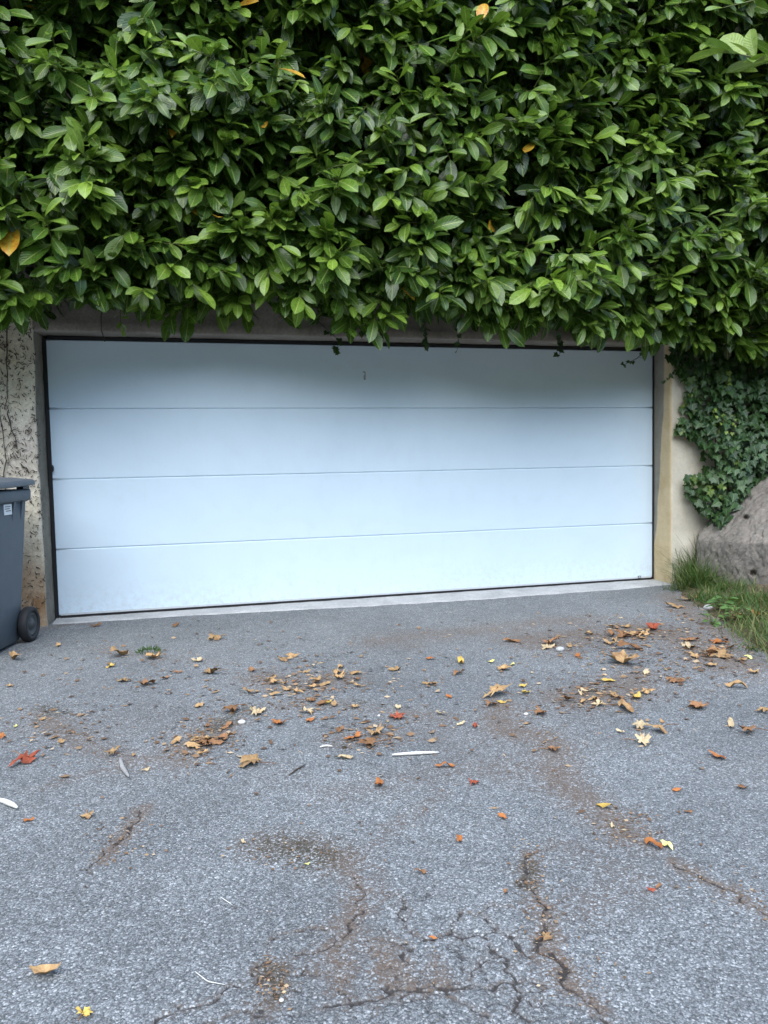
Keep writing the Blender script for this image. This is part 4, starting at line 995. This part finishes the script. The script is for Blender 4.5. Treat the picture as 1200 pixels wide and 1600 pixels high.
LEAVES = [
 (23, 1031, 'curl', 32, 'tan', 'narrow tan leaf below the bin at the left edge'),
 (91, 1009, 'oval', 17, 'tan', 'small tan leaf on the asphalt just right of the bin wheel'),
 (150, 979, 'maple', 18, 'brown', 'small curled brown leaf against the threshold at the left end of the door'),
 (187, 1024, 'maple', 40, 'tan', 'broad tan leaf left of the green moss clump'),
 (238, 1029, 'maple', 38, 'tan', 'tan leaf under the green moss clump'),
 (173, 1042, 'oval', 19, 'yellow', 'small yellow-orange leaf below the broad tan leaf on the left'),
 (338, 999, 'maple', 28, 'tan', 'tan lobed leaf alone near the door left of centre'),
 (192, 1066, 'maple', 22, 'tan', 'small tan leaf left of the brown crumpled leaf below the moss'),
 (230, 1071, 'maple', 30, 'brown', 'crumpled brown leaf below the green moss clump'),
 (257, 1062, 'oval', 16, 'brown', 'tiny brown leaf right of the crumpled brown leaf below the moss'),
 (275, 1052, 'maple', 18, 'brown', 'small brown curled leaf between the moss and the large tan leaf'),
 (329, 1053, 'maple', 32, 'tan', 'large tan leaf left of the brown leaf heap'),
 (310, 1034, 'maple', 22, 'cream', 'pale torn leaf above the large tan leaf left of the heap'),
 (455, 1026, 'maple', 24, 'tan', 'tan leaf just above the brown leaf heap'),
 (311, 1104, 'oval', 24, 'tan', 'flat tan leaf between the large heap and the small brown heap'),
 (360, 1112, 'maple', 32, 'brown', 'dark brown folded leaf left of the pale stacked leaf'),
 (402, 1115, 'maple', 34, 'cream', 'pale cream leaf lying stacked below the left of the heap'),
 (432, 1133, 'maple', 28, 'orange', 'bright orange-red curled leaf below the heap'),
 (482, 1115, 'maple', 28, 'cream', 'pale cream lobed leaf lying over an orange leaf'),
 (485, 1127, 'oval', 24, 'orange', 'orange leaf sticking out under the pale cream lobed leaf'),
 (513, 1099, 'oval', 16, 'yellow', 'small golden leaf at the right foot of the heap'),
 (175, 1180, 'maple', 30, 'tan', 'tan lobed leaf above the grey curved stick'),
 (209, 1181, 'oval', 13, 'tan', 'tiny oval tan leaf right of the grey curved stick'),
 (227, 1205, 'oval', 15, 'cream', 'tiny pale leaf below right of the grey curved stick'),
 (394, 1193, 'maple', 48, 'tan', 'large tan lobed leaf alone left of centre'),
 (40, 1192, 'maple', 48, 'red', 'red-brown star-shaped leaf near the left edge'),
 (531, 1145, 'curl', 26, 'brown', 'brown upturned leaf at the left end of the orange row'),
 (551, 1156, 'maple', 28, 'orange', 'orange-red leaf between the upturned brown leaf and the tan crumpled leaf'),
 (586, 1150, 'maple', 34, 'tan', 'tan crumpled leaf right of the orange-red leaf near the centre'),
 (575, 1167, 'maple', 36, 'brown', 'dark flat brown leaf below the tan crumpled leaf near the centre'),
 (538, 1188, 'curl', 28, 'cream', 'cream curled leaf below the orange-red leaf near the centre'),
 (592, 1231, 'oval', 28, 'orange', 'orange oval leaf lying alone below the centre'),
 (137, 1278, 'maple', 25, 'tan', 'tan lobed leaf alone in the lower left'),
 (45, 1283, 'oval', 18, 'orange', 'small orange leaf near the white curved stick'),
 (4, 1153, 'oval', 20, 'orange', 'orange leaf cut off by the left edge'),
 (557, 1062, 'maple', 18, 'brown', 'small reddish brown leaf right of the heap'),
 (275, 979, 'curl', 18, 'brown', 'reddish leaf flake beside the threshold left of centre'),
 (16, 1074, 'maple', 16, 'tan', 'small tan leaf near the left edge below the narrow tan leaf'),
 (24, 1137, 'oval', 12, 'lemon', 'tiny yellow-green leaf near the left edge'),
 (96, 1162, 'maple', 15, 'tan', 'small tan leaf at the end of the dirt streak on the left'),
 (66, 1126, 'maple', 15, 'tan', 'small tan leaf at the top of the dirt streak on the left'),
 (615, 1047, 'maple', 22, 'tan', 'tan curled leaf in the middle below the door'),
 (673, 1031, 'oval', 15, 'orange', 'small orange leaf in the middle below the door'),
 (720, 1036, 'curl', 30, 'yellow', 'long yellow-tan leaf right of the small orange leaf below the door'),
 (767, 1036, 'oval', 14, 'lemon', 'small yellow-green leaf left of the tan leaf pair below the door'),
 (787, 1047, 'maple', 27, 'tan', 'tan leaf under a yellow leaf right of the middle below the door'),
 (801, 1040, 'oval', 14, 'lemon', 'small upright yellow leaf on the tan leaf below the door'),
 (800, 1004, 'curl', 28, 'brown', 'thin brown leaf alone nearest the door right of the middle'),
 (861, 1006, 'maple', 34, 'brown', 'brown crumpled leaf by the white chalky spot'),
 (856, 1013, 'maple', 26, 'cream', 'pale leaf lying under the brown leaf by the white chalky spot'),
 (890, 1011, 'oval', 18, 'tan', 'pale tan leaf right of the white chalky spot'),
 (903, 1025, 'oval', 20, 'orange', 'orange-brown leaf below right of the white chalky spot'),
 (715, 1054, 'maple', 24, 'brown', 'thin brown leaf below the long yellow-tan leaf'),
 (670, 1070, 'maple', 24, 'tan', 'tan leaf left of centre-right above the red leaf'),
 (701, 1090, 'oval', 15, 'orange', 'small orange leaf right of the red and cream pair'),
 (622, 1123, 'maple', 32, 'red', 'bright red leaf in the centre with a cream leaf above it'),
 (622, 1107, 'oval', 22, 'cream', 'cream leaf tucked above the bright red leaf in the centre'),
 (690, 1117, 'maple', 20, 'cream', 'pale leaf flake right of the bright red leaf'),
 (775, 1086, 'maple', 46, 'tan', 'large tan lobed leaf with a golden leaf at its lower edge'),
 (784, 1098, 'oval', 18, 'yellow', 'golden leaf at the lower edge of the large tan lobed leaf'),
 (766, 1102, 'maple', 26, 'brown', 'brown leaf below left of the large tan lobed leaf'),
 (818, 1073, 'oval', 18, 'yellow', 'upper of two small yellow leaves right of the large tan lobed leaf'),
 (822, 1084, 'curl', 22, 'yellow', 'lower of two small yellow leaves right of the large tan lobed leaf'),
 (845, 1115, 'maple', 28, 'brown', 'brown leaf below the two small yellow leaves'),
 (822, 1131, 'oval', 12, 'tan', 'tiny tan leaf below the white pebble'),
 (742, 1135, 'oval', 17, 'red', 'small dark red leaf between the white stick and the brown leaf'),
 (720, 1132, 'oval', 16, 'cream', 'small cream flake above the right end of the white stick'),
 (676, 1146, 'oval', 14, 'tan', 'small tan flake above the white stick'),
 (970, 1036, 'maple', 58, 'tan', 'largest tan leaf lying flat among the litter on the right'),
 (982, 1015, 'curl', 44, 'brown', 'long brown leaf above the largest tan leaf on the right'),
 (1010, 1052, 'oval', 22, 'cream', 'pale leaf right below the largest tan leaf'),
 (950, 1066, 'oval', 22, 'yellow', 'yellow-tan leaf with a long stalk below the largest tan leaf'),
 (995, 1090, 'oval', 30, 'yellow', 'bright yellow leaf on the right, brightest of all'),
 (1010, 1084, 'maple', 22, 'tan', 'tan leaf just behind the bright yellow leaf'),
 (959, 1087, 'maple', 22, 'tan', 'tan crumpled leaf left of the bright yellow leaf'),
 (977, 1107, 'curl', 50, 'tan', 'long tan flat leaf below the bright yellow leaf'),
 (1054, 1066, 'maple', 28, 'brown', 'brown crumpled leaf right of the bright yellow leaf'),
 (1092, 1106, 'maple', 34, 'brown', 'dull brown flat leaf alone on the right'),
 (1150, 1075, 'curl', 32, 'tan', 'long twisted tan leaf near the right edge'),
 (1178, 1052, 'maple', 24, 'tan', 'tan leaf at the right edge below the yellow-green leaf'),
 (1170, 1030, 'oval', 16, 'lemon', 'yellow-green leaf near the right edge below the grass'),
 (1158, 1034, 'oval', 22, 'tan', 'tan leaf left of the yellow-green leaf near the right edge'),
 (1192, 1113, 'maple', 24, 'tan', 'tan leaf cut by the right edge, lower one'),
 (1142, 1133, 'curl', 30, 'cream', 'pale leaf of a touching pair near the right edge'),
 (1168, 1144, 'maple', 34, 'brown', 'brown leaf of a touching pair near the right edge'),
 (1000, 1137, 'maple', 34, 'cream', 'left leaf of the long cream pair below the bright yellow leaf'),
 (1028, 1142, 'maple', 36, 'tan', 'right leaf of the long cream pair below the bright yellow leaf'),
 (1006, 1162, 'maple', 38, 'cream', 'cream lobed leaf alone below the long cream pair'),
 (969, 1145, 'oval', 16, 'cream', 'small pale leaf left of the long cream pair'),
 (1035, 1127, 'oval', 14, 'tan', 'tiny tan leaf above the long cream pair'),
 (1120, 1183, 'oval', 34, 'orange', 'rust-orange oval leaf alone on the right'),
 (1058, 1236, 'oval', 18, 'orange', 'small orange leaf below the rust-orange oval leaf'),
 (1159, 1233, 'maple', 22, 'brown', 'small brown curled leaf near the right edge below the rust-orange oval leaf'),
 (1075, 1271, 'oval', 14, 'brown', 'tiny brown leaf on the right above the dark red leaves'),
 (945, 1263, 'curl', 28, 'yellow', 'thin yellow leaf at the top of the straw-filled crack on the right'),
 (695, 1200, 'curl', 30, 'orange', 'orange-brown leaf below the white stick'),
 (740, 1226, 'maple', 22, 'red', 'dark red curled leaf right below the white stick'),
 (785, 1280, 'oval', 20, 'orange', 'orange-brown leaf alone right of centre in the lower half'),
 (865, 1172, 'maple', 26, 'brown', 'brown leaf on the dirt band right of centre'),
 (1020, 985, 'maple', 36, 'red', 'reddish leaf at the top of the litter on the right'),
 (1080, 1002, 'maple', 34, 'brown', 'rusty upright leaf by the grass on the right'),
 (1077, 1013, 'maple', 28, 'cream', 'cream leaf in front of the rusty upright leaf by the grass'),
 (1123, 1006, 'maple', 28, 'orange', 'orange-brown leaf at the asphalt edge below the boulder'),
 (1132, 1028, 'maple', 34, 'tan', 'tan crumpled leaf below the orange-brown leaf at the asphalt edge'),
 (1112, 1042, 'oval', 22, 'tan', 'small tan leaf trailing below the crumpled leaves near the grass'),
 (1072, 940, 'oval', 22, 'tan', 'tan leaf standing upright against the grass by the jamb'),
 (1058, 950, 'maple', 28, 'tan', 'tan leaf at the foot of the grass by the jamb'),
 (1088, 940, 'oval', 18, 'brown', 'brown leaf in the grass right of the upright leaf'),
 (1155, 976, 'maple', 26, 'tan', 'left of two tan leaves in the grass before the boulder'),
 (1180, 976, 'maple', 26, 'orange', 'right of two leaves in the grass before the boulder'),
 (72, 1524, 'oval', 52, 'tan', 'large tan-orange oval leaf in the bottom left corner', 1.25),
 (135, 1587, 'maple', 28, 'yellow', 'torn yellow leaf at the bottom edge'),
 (853, 1467, 'maple', 26, 'tan', 'notched tan leaf lying on the crack at lower right'),
 (1020, 1324, 'curl', 34, 'orange', 'orange-brown narrow leaf touching the lemon yellow leaf'),
 (1042, 1324, 'oval', 27, 'lemon', 'lemon yellow leaf at lower right'),
 (1017, 1396, 'maple', 16, 'red', 'small dark red leaf in the lower right'),
 (1029, 1390, 'oval', 14, 'brown', 'tiny brown leaf beside the small dark red leaf at lower right'),
 (718, 1316, 'oval', 22, 'orange', 'small orange leaf in the lower middle'),
 (657, 1367, 'curl', 20, 'brown', 'small brown scrap in the lower middle'),
 (380, 1320, 'oval', 14, 'cream', 'cream flake left of the dark moss patch'),
 (480, 1354, 'oval', 12, 'lemon', 'tiny yellow flake on the dark moss patch'),
 (790, 1399, 'maple', 12, 'brown', 'tiny red-brown leaf above the cracks at lower right'),
 (957, 1293, 'oval', 14, 'cream', 'pale flake at the left of the straw-filled crack'),
 (677, 1471, 'oval', 12, 'orange', 'tiny orange scrap lying in a crack at the bottom'),
]
for lf in LEAVES:
    px, py, kd, w, c, lab = lf[:6]
    fallen(px, py, kd, w, c, lab, rot=lf[6] if len(lf) > 6 else None)
# leaves lying in heaps: nothing tells the members of one heap apart
ORD = ['first', 'second', 'third', 'fourth', 'fifth', 'sixth', 'seventh', 'eighth', 'ninth', 'tenth', 'eleventh', 'twelfth', 'thirteenth', 'fourteenth', 'fifteenth',
       'sixteenth', 'seventeenth', 'eighteenth', 'nineteenth', 'twentieth', 'twenty-first', 'twenty-second', 'twenty-third', 'twenty-fourth', 'twenty-fifth', 'twenty-sixth', 'twenty-seventh', 'twenty-eighth']
HEAPS = [
 (475, 1070, 58, 26, 28, 'tan', 'in the big heap left of centre', 'leaves in the big heap left of centre'),
 (320, 1155, 30, 18, 16, 'brown', 'in the small crushed brown heap', 'leaves in the small brown heap'),
 (972, 992, 42, 14, 16, 'tan', 'in the upper litter right of the door', 'leaves in the upper litter on the right'),
 (1115, 1018, 32, 16, 12, 'brown', 'in the litter at the grass edge', 'leaves in the litter by the grass'),
 (925, 1086, 28, 10, 9, 'cream', 'in the litter left of the bright yellow leaf', 'leaves in the pale litter on the right'),
]
SHAPE = {'maple': 'lobed', 'curl': 'curled', 'oval': 'oval'}
for hx, hy, sx, sy, n, c0, lab, grp in HEAPS:
    spots = sorted((hx+max(-1.5, min(1.5, random.gauss(0, .75)))*sx, hy+max(-1.5, min(1.5, random.gauss(0, .75)))*sy) for q in range(n))
    for q, (px, py) in enumerate(spots):
        c = random.choice([c0, c0, 'tan', 'brown', 'tan']); kd = random.choice(['maple', 'maple', 'curl', 'oval'])
        fallen(px, py, kd, random.uniform(14, 27), c, '%s %s leaf, %s from the left %s' % (c, SHAPE[kd], ORD[q], lab), grp, lift=random.uniform(0, .003))

# crumbs, straw and needles too small to count
V_, F_, C_ = [], [], []
def crumbs(px, py, sx, sy, n, s0=.005, s1=.022):
    for q in range(int(n*1.8)):
        c = gat(px+random.gauss(0, 1)*sx, py+random.gauss(0, 1)*sy); s = (s0+(s1-s0)*random.random()**1.8)*(1.0 if s1 > .02 else .62); a = random.uniform(0, 6.28)
        if c[1] > -.3 or c[0] > edge_x(c[1])+.25: continue
        asp = random.choice([.10, .15, .4, .6]); u = np.array([math.cos(a), math.sin(a), random.uniform(-.12, .12)])*s; v = np.array([-math.sin(a), math.cos(a), random.uniform(-.5, .5)])*s*asp
        z = float(ground_h(c[0], c[1]))+.003+abs(u[2])+abs(v[2]); b = np.array([c[0], c[1], z]); k_ = len(V_)
        V_.extend([b-u, b+v*.9+[0, 0, s*.12], b+u, b-v]); F_.append((k_, k_+1, k_+2, k_+3))
        t = random.random(); C_.extend([(t, 0, 0, 1)]*4)
for a in [(475, 1070, 60, 28, 320), (320, 1155, 36, 22, 200), (95, 1140, 40, 24, 120), (975, 995, 60, 22, 380), (1110, 1020, 50, 24, 260), (925, 1085, 45, 18, 200), (1020, 1040, 70, 30, 220), (860, 1160, 40, 26, 60, .003, .014),
          (880, 1215, 40, 18, 40, .003, .014), (975, 1295, 30, 18, 120, .004, .016), (185, 1315, 28, 30, 110, .004, .014), (470, 1335, 50, 18, 120, .003, .012), (830, 1370, 14, 40, 80, .004, .014), (850, 1440, 20, 40, 60, .004, .012), (428, 1540, 16, 24, 110, .003, .011), (890, 1530, 40, 34, 80, .003, .01),
          (1150, 1395, 50, 26, 90, .004, .012), (600, 1100, 320, 60, 420), (600, 1010, 350, 30, 260), (600, 1250, 360, 120, 200, .004, .012), (1085, 965, 30, 14, 120), (580, 1150, 40, 16, 90), (240, 1050, 80, 30, 120), (560, 1480, 80, 60, 60, .002, .007)]: crumbs(*a)
M_CR = Mat('litter_crumb'); ldc = M_CR.sep(M_CR.attr('ld', 'Color'), 'RGB')[0]
M_CR = M_CR.set(M_CR.ramp(ldc, [(0, (.085, .050, .030)), (.45, (.19, .112, .062)), (.85, (.31, .205, .115)), (1, (.50, .39, .26))]), .8, None, .2)
lt = big_mesh('leaf_litter', np.array(V_), np.array(F_), M_CR, cols=np.array(C_), smooth=False)
tag(lt, 'brown leaf crumbs and straw strewn over the asphalt', 'leaf litter', kind='stuff')

# sticks, pebbles, moss clump
def stick(label, pts, r, mat, name='stick'):
    P = np.array([gat(x, y) for x, y in pts]); P[:, 2] = ground_h(P[:, 0], P[:, 1])+r+.002
    u = np.linspace(0, 1, 12); tt = np.linspace(0, 1, len(P)); P = np.stack([np.interp(u, tt, P[:, q]) for q in range(3)], -1)
    tb = Tubes(); rr = r*np.sin(np.pi*np.clip(u*.9+.08, 0, 1))**.5; o0 = P[0].copy()
    tb.add(P-o0, r, r, 7); V = tb.V[0].reshape(12, 7, 3); cen = (P-o0)[:, None]; tb.V[0] = (cen+(V-cen)*(rr/r)[:, None, None]).reshape(-1, 3)
    o = tb.build(name, mat); o.location = o0; return tag(o, label, 'stick')
stick('straight bleached white stick in the centre of the driveway', [(613, 1184), (650, 1181), (686, 1179)], .0065, M_WOODP)
stick('curved white stick at the left edge', [(-6, 1253), (8, 1257), (20, 1262), (28, 1267)], .009, M_WOODP)
stick('grey curved driftwood stick in the left of the driveway', [(188, 1190), (192, 1204), (202, 1219)], .009, M_WOODG)
stick('thin white straw left of the cream curled leaf', [(500, 1171), (510, 1169), (520, 1170)], .004, M_WOODP)
stick('thin dark twig right of the grey driftwood stick', [(452, 1215), (464, 1206), (478, 1198)], .003, M_BARK, 'twig')
stick('thin pale straw lying near the lower left cracks', [(305, 1522), (325, 1538), (352, 1543)], .0012, M_WOODP, 'straw')
stick('thin pale straw in the middle of the lower left', [(345, 1405), (355, 1412), (364, 1418)], .0012, M_WOODP, 'straw')
def pebble(px, py, w, mat, label):
    c = gat(px, py); s = w*((c-CAM)@FW)/FPX; bm = bmesh.new(); bmesh.ops.create_icosphere(bm, subdivisions=2, radius=.5)
    for v in bm.verts: v.co = Vector((v.co.x*random.uniform(.9, 1.15), v.co.y*.8*random.uniform(.9, 1.1), v.co.z*.6))*s
    o = bm_obj('pebble', bm, mat, smooth=True); o.location = (c[0], c[1], float(ground_h(c[0], c[1]))+.2*s); tag(o, label, 'pebble', 'pebbles on the driveway')
pebble(440, 1567, 8, M_WOODP, 'round white pebble in the dirt patch at the bottom'); pebble(444, 1554, 7, DRY['cream'], 'yellowish pebble above the white one in the bottom dirt patch')
pebble(822, 1116, 8, M_WOODP, 'white pebble left of the brown leaf below the yellow leaves'); pebble(378, 1131, 12, M_WOODP, 'white stone chip left of the orange-red leaf'); pebble(592, 1120-0, 5, M_WOODP, 'tiny white stone left of the red leaf')
pebble(296, 1330, 6, M_WOODG, 'small blue-grey pebble in the lower left'); pebble(875, 1017, 14, MC_T, 'flat chalky white stone beside the brown leaf')
pebble(1107, 953, 16, MC_T, 'pale stone at the edge of the grass below the weed')
c = gat(232, 1021); ms = empty('moss_clump', (c[0], c[1], float(ground_h(c[0], c[1]))))
n = 160; az = RNG.uniform(0, 6.28, n); rr = np.sqrt(RNG.random(n))
B = np.stack([np.cos(az)*rr*.07, np.sin(az)*rr*.05, 0*az+.004+.02*(1-rr**2)], -1); A = np.stack([np.cos(az)*.6, np.sin(az)*.6, .5+RNG.random(n)], -1)
L = RNG.uniform(.015, .04, n); P, UV = leaves_mesh(T_BLADE, B, A, RNG.normal(0, 1, (n, 3)), L, L*.14, 0*L, RNG.uniform(0, .6, n), 0*L, 0*L)
tag(big_mesh('frond', P.reshape(-1, 3), leaf_faces(T_BLADE, n), M_GRASS, ms, cols=np.tile([.3, 0, 0, 1], (P.shape[0]*P.shape[1], 1)), uv=UV.reshape(-1, 2)), kind='stuff')
tag(ms, 'small green moss clump on the asphalt left of centre near the door', 'moss')
